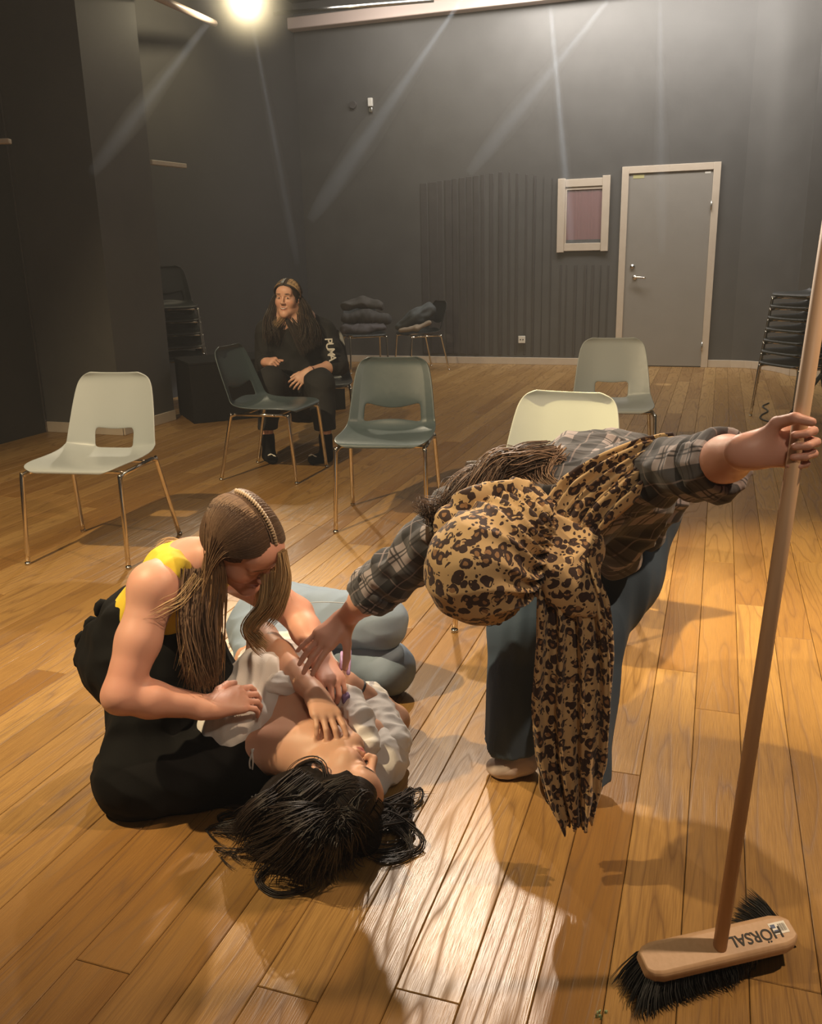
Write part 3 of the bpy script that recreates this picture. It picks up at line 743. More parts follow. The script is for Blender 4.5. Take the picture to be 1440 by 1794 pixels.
M['black_cloth'] = mat('black_cloth', (.008, .008, .008), .9, spec=.2, build=m_cloth((.0035, .0035, .0035), (.008, .0075, .007)))
M['jersey'] = mat('black_jersey', (.02, .02, .02), .8, spec=.3, build=m_cloth((.013, .013, .013), (.024, .024, .023)))
M['cotton'] = mat('white_cotton', (.75, .7, .66), .8, sheen=.2, build=m_cloth((.64, .60, .57), (.76, .72, .68), 500, bumpy=.5, sc_=20.))
M['yellow'] = mat('yellow_knit', (.8, .55, .04), .75, build=m_cloth((.72, .50, .025), (.86, .64, .06), 600))
M['sock'] = mat('pale_sock', (.6, .5, .45), .85, build=m_cloth((.52, .42, .37), (.62, .52, .47), 800))
def m_leopard(nt, b):
    q = NB(nt); tc = q.n('TexCoord').outputs['Object']
    wv = q.n('TexNoise', {'Vector': tc, 'Scale': 38., 'Detail': 2.}).outputs['Color']
    p = q.n('VectorMath', {0: tc, 1: q.n('VectorMath', {0: wv, 'Scale': .018}, operation='SCALE').outputs[0]}, operation='ADD').outputs[0]
    vo = q.n('TexVoronoi', {'Vector': p, 'Scale': 44., 'Randomness': .75}); d = vo.outputs['Distance']
    br = q.n('TexNoise', {'Vector': p, 'Scale': 60., 'Detail': 1.}).outputs['Fac']
    ring = q.math('SUBTRACT', 1., q.math('MULTIPLY', q.math('ABSOLUTE', q.math('SUBTRACT', d, .36)), 6.2))
    m1 = q.math('MULTIPLY', q.math('GREATER_THAN', ring, .06), q.math('GREATER_THAN', br, .39))
    inner = q.math('LESS_THAN', d, .30)
    s2 = q.n('TexVoronoi', {'Vector': p, 'Scale': 75., 'Randomness': 1.}).outputs['Distance']
    dots = q.math('MULTIPLY', q.math('LESS_THAN', s2, .27), q.math('GREATER_THAN', d, .56))
    c = q.mix(inner, (.55, .37, .18), (.27, .14, .06))
    c = q.mix(q.math('MAXIMUM', m1, dots), c, (.035, .014, .010))
    q.l(c, b.inputs['Base Color'])
    q.bump(b, q.n('TexNoise', {'Vector': tc, 'Scale': 900., 'Detail': 1.}).outputs['Fac'], .3, .001)
M['leopard'] = mat('leopard_print', (.5, .3, .1), .8, sheen=.15, build=m_leopard)
def m_plaid(nt, b):
    q = NB(nt); a = q.n('Attribute', attribute_name='limb').outputs['Vector']; s = q.n('SeparateXYZ', {0: a})
    def band(v, per, w_, off=0.):
        t = q.math('FRACT', q.math('ADD', q.math('DIVIDE', v, per*1.45), off)); return q.math('LESS_THAN', t, w_)
    bx, by = band(s.outputs[0], .085, .54), band(s.outputs[1], .085, .54)
    both = q.math('MULTIPLY', q.math('ADD', bx, by), .5)
    c = q.ramp(both, [(0., (.36, .28, .275)), (.5, (.072, .068, .075)), (1., (.010, .010, .013))], 'CONSTANT')
    c = q.ramp(q.math('ADD', both, .01), [(0., (.31, .265, .27)), (.3, (.062, .060, .068)), (.8, (.007, .007, .010))], 'CONSTANT')
    for ax_ in (0, 1):
        for o_ in (.68, .76):
            c = q.mix(q.math('MULTIPLY', band(s.outputs[ax_], .085, .035, 1-o_), .85), c, (.02, .018, .022))
        c = q.mix(q.math('MULTIPLY', band(s.outputs[ax_], .085, .03, 1-.24), .5), c, (.30, .24, .24))
    q.l(c, b.inputs['Base Color'])
    q.bump(b, q.n('TexNoise', {'Vector': q.n('TexCoord').outputs['Object'], 'Scale': 800., 'Detail': 2.}).outputs['Fac'], .3, .001)
M['plaid'] = mat('plaid_flannel', (.1, .1, .1), .85, sheen=.2, build=m_plaid)
M['hair_cap'] = mat('hair_cap', (.1, .06, .03), .8, spec=.15, build=m_hair)
M['eye'] = mat('eyeball', (.7, .65, .6), .15)
M['iris'] = mat('iris', (.04, .02, .01), .1)
M['gold'] = mat('gold_metal', (.8, .6, .3), .2, 1.)

hr = np.random.RandomState(3)
def strands(name, parent, groups, m='hair'):
    """groups: list of (list of polylines (n,3) already per strand, radius, base colour, colour jitter); one mesh"""
    Vs, Fs, Cs, n0 = [], [], [], 0
    for gq in groups:
        lines, r, colr, jit = gq[:4]; tip = gq[4] if len(gq) > 4 else None
        A = np.asarray(lines, float)                 # (S, N, 3)
        S_, N_ = A.shape[:2]; T = np.gradient(A, axis=1); T /= np.linalg.norm(T, axis=2)[..., None]+1e-9
        ref = np.array([.31, .72, .62]); X = np.cross(T, ref); X /= np.linalg.norm(X, axis=2)[..., None]+1e-9; Y = np.cross(T, X)
        tt = np.linspace(0, 1, N_); rad = r*(np.clip(1.15-tt**3, .15, 1))[None, :, None]*hr.uniform(.6, 1.3, (S_, 1, 1))
        ring = np.stack([A+rad*(math.cos(a)*X+math.sin(a)*Y) for a in (0, 2*PI/3, 4*PI/3)], 2)   # S,N,3,3
        V = ring.reshape(-1, 3); b_ = (np.arange(S_)[:, None]*N_+np.arange(N_-1)[None])*3
        F = np.stack([np.stack([b_+j, b_+(j+1) % 3, b_+3+(j+1) % 3, b_+3+j], -1) for j in range(3)], 2).reshape(-1, 4)+n0
        c = np.array(colr)[None] if np.ndim(colr) == 1 else np.array(colr)
        if c.ndim == 2 and len(c) == 2: c = c[0]+(c[1]-c[0])*hr.rand(S_, 1)*1.
        else: c = np.repeat(c, S_, 0)
        c = np.clip(c*(1+jit*hr.normal(size=(S_, 1))), .001, 1); cc = np.repeat(c[:, None, :], N_, 1)
        if tip is not None: w_ = np.clip(tt*1.5-.45, 0, 1)[None, :, None]; cc = cc*(1-w_)+np.array(tip)*(1+jit*hr.normal(size=(S_, 1, 1)))*w_
        Cs.append(np.repeat(np.clip(cc, .001, 1).reshape(-1, 3), 3, 0)); Vs.append(V); Fs.append(F); n0 += len(V)
    return fastmesh(name, np.concatenate(Vs), np.concatenate(Fs), M[m], parent, col=np.concatenate(Cs))
def tuft(pts, r0, r1, count, n=16, wave=0., wf=3., curl_end=0., flatz=None):
    """strand polylines following one guide, spread in a disc from r0 to r1"""
    g = crv(pts, n); t = np.linspace(0, 1, n); T = np.gradient(g, axis=0); T /= np.linalg.norm(T, axis=1)[:, None]
    ref = np.array([.2, -.9, .35]); X = np.cross(T, ref); X /= np.linalg.norm(X, axis=1)[:, None]; Y = np.cross(T, X)
    rad = r0+(r1-r0)*t; out = []
    for _ in range(count):
        a = hr.uniform(0, 6.28); q = math.sqrt(hr.rand()); a2 = a+hr.normal()*.5
        ang = a+(a2-a)*t; ph = hr.uniform(0, 6.28)
        off = rad*q*(1+.25*np.sin(3*t+ph)); L = g+X*(off*np.cos(ang)+wave*t*np.sin(wf*6.28*t+ph*.3))[:, None]+Y*(off*np.sin(ang)+wave*t*np.cos(wf*6.28*t+ph*.3))[:, None]
        cut_ = hr.uniform(.82, 1.0); L = np.array([np.interp(t*cut_, t, L[:, i]) for i in range(3)]).T
        if flatz is not None: L[:, 2] = np.maximum(L[:, 2], flatz+.004*hr.rand())
        out.append(L)
    return out
def drape(f, a_range, side, phi_end, target, count, n=20, sc=1., rr=(.080, .101, .090), c0=(0, -.012, .032), phi0=2, lift=.0, jitter=.012, out_=.25):
    """hair from the parting over the skull and falling to a target: f head frame, a_range along the parting (deg, 0 top, + forward)"""
    out = []
    for _ in range(count):
        al = math.radians(hr.uniform(*a_range)); pe = math.radians(phi_end+hr.normal()*8); k = 9; q = []
        for ph in np.linspace(math.radians(phi0), pe, k):
            x = side*math.sin(ph); yz = math.cos(ph); y = yz*math.sin(al)+math.sin(al)*.25*math.sin(ph); z = yz*math.cos(al)
            q.append(f.p(*(sc*(c0[0]+rr[0]*x*(1+lift)), sc*(c0[1]+rr[1]*y), sc*(c0[2]+rr[2]*z*(1+lift*.5)))))
        q = np.array(q); d0 = nrm(q[-1]-q[-2]); tg = np.asarray(target(hr.rand(), al), float)+hr.normal(size=3)*jitter
        L = np.linalg.norm(tg-q[-1]); m1 = q[-1]+d0*L*out_; t = np.linspace(0, 1, n-k+1)[1:, None]
        fall = (1-t)**2*q[-1]+2*(1-t)*t*m1+t*t*tg
        out.append(np.vstack([q, fall]))
    return out
def scalp(name, f, parent, col, sc=1., r=(.0795, .1, .0895), cutn=None, dark=.5, extra=None, back=True):
    S = SDF().ell(f.p(0, -.014*sc, .034*sc), [i*sc for i in r], f.R)
    if back: S.ell(f.p(0, -.045*sc, -.02*sc), [.07*sc, .065*sc, .075*sc], f.R, .03)
    if extra: extra(S)
    S.cut(f.p(0, .052*sc, .03*sc), f.d(0, .80, -.60)) if cutn is None else S.cut(*cutn)
    V, F = S.mesh(.005)
    q = f.inv(V); st = .5+.5*np.sin(q[:, 1]*900/1.+6*np.sin(q[:, 2]*40)+q[:, 0]*160)
    return fastmesh(name, V, F, M['hair_cap'], parent, col=np.array(col)[None]*(dark+.5*st[:, None]))
def cloth(name, parent, S, vox, m, amp=.004, f=45., seed=0, zmin=None, uv=None, sm=1, aniso=None, col=None, cuts=()):
    for c in cuts: S.cut(*c)
    V, F = S.mesh(vox, zmin); o = fastmesh(name, V, F, m, parent, sm=sm, uv=uv, col=col)
    if amp:
        def g(V, N):
            Q = V if aniso is None else V*np.array(aniso)
            d = amp*(.65*folds(Q, f, seed)+.35*wob(Q, f*2.1, seed+1))
            if zmin is not None: d = d*np.clip((V[:, 2]-zmin)/.02, 0, 1)
            return d
        displace(o, g)
    return o

def settle(root):
    for ch in root.children: ch.location = tuple(np.array(ch.location)-np.array(root.location))
def person(label, loc): return thing('person', label, 'person', loc)
def text_mesh(name, s, size, m, parent, o, X, Y, ext=.0006):
    cu = bpy.data.curves.new(name, 'FONT'); cu.body = s; cu.size = size; cu.extrude = ext; cu.align_x = 'CENTER'; cu.align_y = 'CENTER'
    cu.offset = size*.012; ob = bpy.data.objects.new(name, cu); C.objects.link(ob)
    me = bpy.data.meshes.new_from_object(ob.evaluated_get(bpy.context.evaluated_depsgraph_get())); bpy.data.objects.remove(ob)
    X, Y = nrm(X), nrm(Y); Z = np.cross(X, Y); me.transform(Matrix(((X[0], Y[0], Z[0], o[0]), (X[1], Y[1], Z[1], o[1]), (X[2], Y[2], Z[2], o[2]), (0, 0, 0, 1))))
    me.materials.clear(); return link(name, me, m, parent, False)
def ribbon(name, parent, cl, hw, nrmv, m, pleats=5, amp=.010, n=70, k=46, thick=.003, seed=0, arch=.0, hem=0., phase=.0):
    """a pleated strip of cloth along a centre line: half widths hw, facing nrmv"""
    c = crv(cl, n); t = np.linspace(0, 1, n); w_ = np.interp(t, np.linspace(0, 1, len(hw)), hw)
    Nv = np.array([nrm(v) for v in crv(nrmv, n)]) if np.ndim(nrmv) == 2 else np.tile(nrm(nrmv), (n, 1))
    T = np.gradient(c, axis=0); T /= np.linalg.norm(T, axis=1)[:, None]; B = np.cross(T, Nv); B /= np.linalg.norm(B, axis=1)[:, None]; Nv = np.cross(B, T)
    u = np.linspace(-1, 1, k); r_ = np.random.RandomState(seed); V = []
    ph = r_.uniform(0, 6, 4)
    for i in range(n):
        a = amp*(np.sin(u*PI*pleats+ph[0]+1.2*math.sin(t[i]*5+ph[1])+phase)+.5*np.sin(u*PI*pleats*2.3+ph[2]+4*t[i])) - arch*u*u*w_[i]
        uu = u+.045*np.sin(u*PI*pleats*1.0+ph[3]+3*t[i])
        drop = hem*(r_.rand()*0)+0
        V.append(c[i]+B[i]*(w_[i]*uu*(1+.05*math.sin(9*t[i]+ph[1])))[:, None]+Nv[i]*a[:, None])
    V = np.array(V).reshape(-1, 3); V += (.0016*wob(V, 160, seed+2))[:, None]*nrm(np.mean(Nv, 0))
    if hem:                                          # uneven frayed lower edge
        for i in range(n):
            q = max(0, (t[i]-.86)/.14); V[i*k:(i+1)*k] += (q*hem*(np.sin(u*5+ph[1])*.6+.5*np.sin(u*19+ph[2])+.25*np.sin(u*47)))[:, None]*T[-1]
    F = np.array([(i*k+j, i*k+j+1, (i+1)*k+j+1, (i+1)*k+j) for i in range(n-1) for j in range(k-1)])
    o = fastmesh(name, V, F, m, parent)
    md = o.modifiers.new('thick', 'SOLIDIFY'); md.thickness = thick; md.offset = 0
    return o

# ================================================================ person lying on the floor
root = person('person in a white puff-sleeved top lying on the floor with dark hair spread out', G(540, 1330))
f = Fr(G(589, 1384, .105), (.86, .25, .44), (.36, -.93, -.176))
nb = G(548, 1312, .125); chest = G(523, 1250, .13); waist = G(490, 1165, .13); hip = G(480, 1095, .15)
sA, sB = G(432, 1322, .10), G(652, 1302, .085)
across = nrm(sB-sA)
S = SDF(); head(S, f, nb, 1.0, (.048, .052))
S.cone(nb, chest, .068, .090, .06, (across, 1.55)).cone(chest, waist, .088, .085, .04, (across, 1.45)).cone(waist, hip, .085, .1, .04, (across, 1.4))
S.cone(nb, sA, .045, .052, .05).cone(nb, sB, .045, .05, .05)
S.cone(G(540, 1300, .165), sA+np.array([0, 0, .05]), .010, .012, .03).cone(G(556, 1300, .17), sB+np.array([0, 0, .05]), .010, .012, .03)
eA, wA, hA = G(460, 1116, .27), G(553, 1218, .245), G(578, 1270, .215)
S.chain([sA, eA], [.052, .040], .03).chain([eA, (eA*.65+wA*.35), wA], [.040, .039, .0255], .02)
hand(S, wA, hA-wA, (.25, -.25, .9), -1, curls=[(10, 22, 15), (16, 26, 15), (18, 28, 18), (20, 30, 18)], spread=7, sc=.95, wr=.023)
eB, wB = G(690, 1262, .06), G(616, 1200, .19)
S.chain([sB, eB], [.05, .040], .03).chain([eB, (eB*.65+wB*.35), wB], [.040, .036, .025], .02)
hand(S, wB, G(572, 1172, .25)-wB, (.5, -.35, .75), 1, curls=[(30, 45, 30)]*4, spread=4, sc=.93, wr=.023)
V, F = S.mesh(.0035, .003)
body = fastmesh('body', V, F, M['skin'], root, col=skin_col((.62, .355, .235), f, brow=(.03, .02, .015)))
for s in (-1, 1):
    e = fastmesh('eye', *SDF().ell(f.p(s*.031, .0735, .010), (.0125,)*3).mesh(.003), M['eye'], root)
# earring in the upper ear
MB().tube([f.p(-.085, .0, -.034)+.006*(math.cos(a)*f.Y+math.sin(a)*f.Z) for a in np.linspace(0, 6.28, 16)], .0012, 6).build('earring', M['gold'], root, True)
# white top: bodice, two puff sleeves, loose ties
S = SDF().cone(G(512, 1200, .135), G(500, 1168, .14), .104, .100, .04, (across, 1.42))
S.chain([G(560, 1200, .2), G(612, 1225, .185), G(632, 1262, .17), G(640, 1305, .13)], [.028, .030, .032, .035], .02)
S.chain([G(478, 1200, .235), G(520, 1195, .24)], [.03, .03], .03)
S.cone(G(690, 1300, .09), G(640, 1240, .1), .045, .07, .05)
cloth('bodice', root, S, .0045, M['cotton'], .006, 60, 2, zmin=.004)
S = SDF().ell(G(426, 1245, .175), (.100, .105, .090), k=.05).cone(G(400, 1290, .12), G(448, 1180, .225), .078, .066, .05).cone(G(400, 1285, .15), G(385, 1250, .15), .055, .055, .05)
S.cone(G(455, 1170, .27), G(490, 1190, .22), .045, .04, .04)
slA = cloth('puff_sleeve', root, S, .004, M['cotton'], .0075, 42, 6, zmin=.004, aniso=(1, .6, .8))
S = SDF().ell(G(668, 1318, .075), (.062, .075, .060), k=.03).cone(G(672, 1340, .05), G(705, 1335, .02), .045, .018, .04).cone(G(668, 1350, .05), G(662, 1380, .03), .045, .022, .03)
cloth('puff_sleeve', root, S, .004, M['cotton'], .005, 55, 9, zmin=.003)
tie = MB()
for a in (0, 1): tie.tube(crv([G(441+a*3, 1312, .16), G(443-a*6, 1340, .12), G(438+a*10, 1375, .05), G(443+a*4, 1400, .02), G(450, 1404+a*3, .012)], 20), .0022, 6)
tie.build('cord_tie', M['cotton'], root, True)
# jeans: two folded legs stacked one on the other
S = SDF(); kU, kL = G(668, 1090, .235), G(680, 1172, .082)
S.cone(waist+np.array([0, .03, 0]), hip, .100, .112, .04, (across, 1.35)).cone(hip+np.array([0, .02, .02]), kU, .112, .078, .03).cone(kU, G(500, 1075, .17)+np.array([.0, .12, 0]), .076, .06, .02)
uo = cloth('jeans_leg', root, S, .005, M['jeans_light'], .0045, 30, 3, zmin=.004, aniso=(.5, 1, 1)); uo['label'] = 'upper folded jeans leg'
S = SDF().cone(hip+np.array([.02, .03, -.07]), kL, .10, .079, .03).cone(kL, G(520, 1150, .08)+np.array([0, .16, 0]), .076, .06, .02)
lo_ = cloth('jeans_leg', root, S, .005, M['jeans_light'], .0045, 30, 5, zmin=.002, aniso=(.5, 1, 1)); lo_['label'] = 'lower folded jeans leg resting on the floor'
MB().tube(crv([G(505, 1052, .325), G(560, 1047, .332), G(620, 1050, .325), G(660, 1056, .31)], 16)+np.array([0, -.0, -.014]), .0016, 5).build('seam', mat('seam_thread', (.42, .47, .52), .8), uo, True)
# wristbands
def band(name, c, d, r, t, m, w_=None):
    d = nrm(d); x = nrm(np.cross(d, (.3, .2, .9))); y = np.cross(d, x)
    return MB().tube([c+r*(math.cos(a)*x+math.sin(a)*y) for a in np.linspace(0, 6.3, 22)], t, 6).build(name, m, root, True)
lil = mat('lilac_plastic', (.50, .32, .56), .35)
band('hair_tie', wB+nrm(eB-wB)*.022, eB-wB, .0285, .0035, M['black'])
for (a, b_, r) in ((G(598, 1172, .26), G(599, 1143, .27), .0055), (G(610, 1180, .25), G(613, 1140, .26), .0055)):
    MB().tube([a, b_], [r, r*.8], 8).build('lilac_clip', lil, root, True)
MB().box(G(606, 1224, .205), (.020, .022, .022), nrm((1, .3, .4)), nrm((-.3, 1, 0))).build('purple_tag', mat('purple_cloth', (.22, .15, .30), .7), root, bevel=.003)
# hair: cap, mass on the floor, long loose strands
DK = [(.010, .007, .006), (.035, .022, .015)]
def ex(S_):
    S_.ell(f.p(-.09, .028, -.012), (.050, .048, .046), f.R, .012, 1)
    S_.cone(f.p(.02, -.03, .06), G(560, 1462, .05), .075, .06, .05).cone(G(560, 1462, .05), G(500, 1480, .035), .058, .045, .04)
    S_.cone(G(600, 1450, .05), G(640, 1470, .03), .055, .035, .04).cone(f.p(-.02, -.05, 0), G(500, 1400, .06), .06, .05, .05).cone(G(500, 1400, .06), G(455, 1430, .035), .05, .035, .04)
scalp('hair', f, root, (.016, .011, .009), r=(.081, .101, .092), extra=ex, cutn=(f.p(0, .058, .04), f.d(0, .85, -.5)))
gr = []
def Lt(pts, r0, r1, n_, w_=.0): return tuft([np.asarray(p) for p in pts], r0, r1, n_, 18, w_, 1.5, flatz=.003)
hc = f.p(0, 0, .05)
for px, py, n_ in ((420, 1440, 40), (405, 1470, 40), (430, 1500, 45), (460, 1530, 50), (500, 1545, 60), (545, 1545, 60), (590, 1530, 55), (625, 1505, 50), (650, 1480, 40), (480, 1490, 60), (520, 1510, 60), (560, 1500, 60)):
    a = math.atan2(py-1385, px-589)
    st = f.p(-.03, -.02, .10)+np.array([.0, 0, .0]); m1 = G(589+(px-589)*.45, 1395+(py-1385)*.45, .15); m2 = G(589+(px-589)*.8, 1385+(py-1385)*.82, .06)
    gr.append((Lt([st, m1, m2, G(px, py, .008)], .03, .035, n_, .008), .0016, DK, .15))
for k in range(16):                                  # curls at the right of the head
    x0, y0 = hr.uniform(650, 668), hr.uniform(1398, 1470); x1 = hr.uniform(700, 737); ym = hr.uniform(1395, 1500)
    gr.append((Lt([G(x0-25, y0, .06), G(x0+15, y0-8, .05), G(x1, ym-20, .02), G(x1-4, ym+8, .008), G(x1-45, ym+18, .006), G(x1-70, min(ym+8, 1500), .005)], .006, .007, 9, .003), .0014, DK, .15))
for k in range(16):                                  # loose wisps at the left and bottom
    x0, y0 = hr.uniform(430, 470), hr.uniform(1410, 1500); dx, dy = hr.uniform(30, 70), hr.uniform(-10, 40)
    gr.append((Lt([G(x0+30, y0-10, .06), G(x0, y0, .03), G(x0-dx, y0+dy*.4, .008), G(x0-dx+12, y0+dy, .005), G(x0-dx+40, y0+dy+14, .005)], .004, .008, 5, .002), .0012, DK, .15))
gr.append((Lt([G(660, 1402, .08), G(690, 1400, .03), G(725, 1388, .01), G(765, 1388, .005)], .003, .006, 5), .001, DK, .1))
gr.append((Lt([G(520, 1500, .05), G(470, 1520, .01), G(452, 1545, .005), G(480, 1566, .005), G(520, 1562, .005), G(560, 1548, .005)], .008, .008, 14, .003), .0014, DK, .1))
for (a_, b2_) in (((-.080, -.02, .055), (505, 1420)), ((-.086, -.035, .02), (470, 1425)), ((-.07, -.05, -.01), (440, 1440)), ((-.05, -.01, .095), (540, 1450))):
    gr.append((Lt([f.p(*a_), f.p(a_[0]*1.15, a_[1]-.045, a_[2]+.02), G(b2_[0]+25, b2_[1]-22, .13), G(*b2_, .08), G(b2_[0]-25, b2_[1]+38, .02)], .030, .030, 170, .004), .0018, DK, .15))
gr.append((drape(f, (30, 60), -1, 42, lambda r, al: G(540-50*r, 1420+40*r, .14-.05*r), 220, 20, rr=(.085, .106, .097)), .0017, DK, .15))
# strand framing the neck and temple
gr.append((drape(f, (-60, 34), -1, 58, lambda r, al: G(545-70*r, 1415+60*r, .13-.09*r), 420, 20, rr=(.087, .108, .098)), .0017, DK, .15))
gr.append((drape(f, (-60, 52), -1, 14, lambda r, al: G(600-60*r, 1480+50*r, .07-.05*r), 420, 20, rr=(.087, .108, .098), jitter=.02), .0017, DK, .15))
gr.append((drape(f, (-40, 56), 1, 55, lambda r, al: G(660-70*r, 1440+70*r, .04), 200, 20, rr=(.087, .108, .098), jitter=.02), .0016, DK, .15))
gr.append((Lt([f.p(-.075, .0, .035), f.p(-.09, .01, .0), G(545, 1330, .19), G(515, 1345, .15), G(500, 1380, .08)], .008, .01, 16), .0013, DK, .15))
strands('hair_strands', root, gr)
settle(root)

# ================================================================ kneeling person in yellow
root = person('person with long blonde hair kneeling in a yellow top and black trousers', G(300, 1380))
f = Fr(P(424, 950, 1.98), (.60, -.36, -.68), (.42, -.52, .65))
nb = P(338, 992, 2.05); sN, sF = P(272, 1030, 1.93), P(425, 1010, 2.24)
eN, wN = P(212, 1218, 1.80), P(368, 1239, 1.87)
S = SDF(); head(S, f, nb, .98, (.046, .052))
up_, lw = P(322, 1015, 2.07), P(268, 1085, 2.14); acr = nrm(sF-sN)
S.cone(up_, lw, .09, .092, .05, (acr, 1.2)).cone(nb, sN, .048, .055, .05).cone(nb, sF, .045, .05, .05).ell(sN, (.054,)*3, k=.04)
S.chain([sN, (sN+eN)/2, eN], [.052, .049, .041], .02).chain([eN, eN*.68+wN*.32, wN], [.040, .041, .026], .02)
hand(S, wN, P(440, 1222, 1.93)-wN, (-.05, -.55, .84), -1, curls=[(14, 34, 22), (18, 38, 24), (20, 38, 24), (20, 36, 24)], spread=6, sc=.98, wr=.025, th=((.72, .55, -.1), (.45, .85, -.15), (.25, .95, -.3)))
eF, wF = P(520, 1075, 2.26), G(566, 1160, .27)
S.chain([sF, eF], [.054, .043], .02).chain([eF, eF*.65+wF*.35, wF], [.043, .040, .026], .02)
hand(S, wF, G(592, 1215, .235)-wF, (.35, -.45, .8), 1, curls=[(30, 50, 35), (34, 55, 35), (36, 55, 35), (38, 55, 35)], spread=8, sc=.95, wr=.024)
V, F = S.mesh(.0035)
body = fastmesh('body', V, F, M['skin'], root, col=skin_col((.66, .35, .255), f, sc=.98, lip=(.45, .12, .10), brow=(.22, .12, .07), blush=(.62, .20, .14)))
for s in (-1, 1): fastmesh('eye', *SDF().ell(f.p(s*.0305, .072, .010), (.0122,)*3).mesh(.003), M['eye'], root)
# yellow sleeveless top
S = SDF().cone(up_, lw, .099, .100, .05, (acr, 1.2)).cone(nb+np.array([-.035, 0, .0]), sN+np.array([.035, .03, .03]), .050, .045, .04).cone(nb+np.array([.03, .03, 0]), sF+np.array([-.03, -.03, .02]), .048, .040, .04)
S.cone(sN+nrm(sN-eN)*-.02, sN+nrm(eN-sN)*.1, .066, .060, .012, None, 1)        # arm hole
S.cone(sN+np.array([-.02, -.03, .01]), eN, .064, .060, .008, None, 1)
S.cone(nb+np.array([.0, -.01, .02]), f.p(0, -.02, -.05), .058, .06, .01, None, 1)  # neck hole
S.cone(sF, eF, .058, .055, .01, None, 1)
cloth('sleeveless_top', root, S, .004, M['yellow'], .003, 50, 4, aniso=(1, 1, .6))
# black trousers
hp = P(252, 1142, 2.17)
S = SDF().ell(hp, (.150, .15, .150), k=.05).cone(hp, P(264, 1092, 2.14), .14, .112, .06, (acr, 1.15))
kn, kf = G(238, 1366, .075), G(415, 1345, .07)
S.cone(P(272, 1160, 2.08), kn, .112, .083, .05).cone(P(330, 1190, 2.22), kf, .125, .085, .06).cone(kn, G(330, 1360, .07), .082, .085, .05).cone(kn, G(200, 1345, .05), .07, .05, .03)
S.cone(P(300, 1120, 2.15), P(350, 1200, 2.1), .12, .10, .06).cone(kn, kf, .075, .075, .05)
cloth('trousers', root, S, .0055, M['black_cloth'], .008, 26, 8, zmin=.003)
fr_ = MB()
for k, (px, py) in enumerate(((176, 1062), (158, 1092), (142, 1118), (140, 1150))):
    fr_.tube(crv([P(px+24, py+6, 2.16), P(px+2, py-6, 2.15), P(px-3, py+12, 2.15), P(px+18, py+20, 2.16)], 10), .012, 8)
fr_.build('waist_ruffle', M['black_cloth'], root, True)
# hair
BL = [(.10, .056, .034), (.22, .135, .082)]; BT = [(.36, .22, .10), (.66, .47, .25)]
scalp('hair', f, root, (.13, .078, .050), sc=.98, r=(.079, .100, .0895))
gr = []
nd = lambda r, al: P(345+34*(r-.5)+(12*al), 1190-60*abs(r-.5)+10*al, 2.0-.12*r)
gr.append((drape(f, (-62, 57), 1, 88, lambda r, al: P(352+40*(r-.5), 1185+45*r*(1-r)*2-20, 1.86+.12*r), 680, 30, .98, lift=.03, jitter=.014), .0016, BL, .12, (.42, .25, .115)))
gr.append((drape(f, (-50, 12), 1, 105, lambda r, al: P(338+26*r, 1200-15*r, 1.94), 260, 30, .98, lift=.01, jitter=.016), .0016, BL, .12, (.42, .25, .115)))
gr.append((drape(f, (-55, 58), -1, 86, lambda r, al: P(452+44*r, 1085-50*r, 2.08), 330, 28, .98, lift=.03, jitter=.012), .0015, BL, .12, (.55, .37, .19)))
gr.append((tuft([P(492, 965, 1.92), P(496, 1010, 1.93), P(480, 1060, 1.95), P(455, 1100, 1.97)], .011, .026, 170, 20, .005, 1.), .0015, BT, .12))
gr.append((tuft([P(470, 1000, 1.95), P(465, 1060, 1.96), P(435, 1100, 1.97), P(450, 1125, 1.97), P(470, 1135, 1.97)], .016, .022, 150, 22, .008, 1.), .0015, BT, .12))
gr.append((tuft([P(352, 1000, 1.95), P(345, 1080, 1.9), P(352, 1150, 1.88), P(362, 1208, 1.88)], .040, .036, 260, 20, .002, 1.), .0015, BL, .12))
gr.append((tuft([P(395, 900, 2.05), P(340, 955, 2.12), P(300, 950, 2.1), P(278, 962, 2.05)], .012, .016, 40, 16, .002, 1.), .0014, BT, .12))
gr.append((tuft([P(350, 1010, 1.9), P(320, 1050, 1.88), P(290, 1065, 1.87), P(245, 1085, 1.86)], .02, .02, 16, 16, .006, .6), .0007, BT, .12))
strands('hair_strands', root, gr)
br = MB()                                            # plait lying along the parting
for k in range(26):
    t = k/25; al = math.radians(-48+100*t); y, z = math.sin(al), math.cos(al)
    for s in (-1, 1):
        c = f.p(-.018+s*.0045, .98*(-.012+.103*y), .98*(.032+.094*z)); br.tube([c-f.Y*.004*s-f.X*.003, c+f.Y*.004+f.X*.003*s], [.0038, .0046], 6)
br.build('plait', mat('pale_hair', (.42, .30, .19), .45), root, True)
settle(root)

# ================================================================ bending person with the leopard scarf
BX = P(1396, 778, 1.33); B0 = G(1262, 1652, .075); BD = nrm(BX-B0)
root = person('person bending forward in a leopard print head scarf and plaid shirt', G(960, 1350))
hd = P(857, 972, 1.62); f = Fr(hd, (.16, .42, -.88), (-.38, -.72, -.5))
nb = P(965, 905, 1.78); sL, sR = P(800, 915, 1.82), P(1100, 838, 1.78)
eL, wL = P(662, 1028, 1.96), G(606, 1083, .405)
eR = P(1248, 812, 1.52)
Q = BX-BD*.004; wR = Q+np.array([-.060, .024, -.010])
S = SDF(); head(S, f, nb, 1.0, (.05, .055))
bk, hp = P(1010, 858, 2.0), P(1070, 850, 2.27); acr = nrm(sR-sL)
S.cone(nb, bk, .085, .10, .05, (acr, 1.4)).cone(bk, hp, .10, .11, .05, (acr, 1.3)).cone(nb, sL, .05, .055, .05).cone(nb, sR, .05, .055, .05)
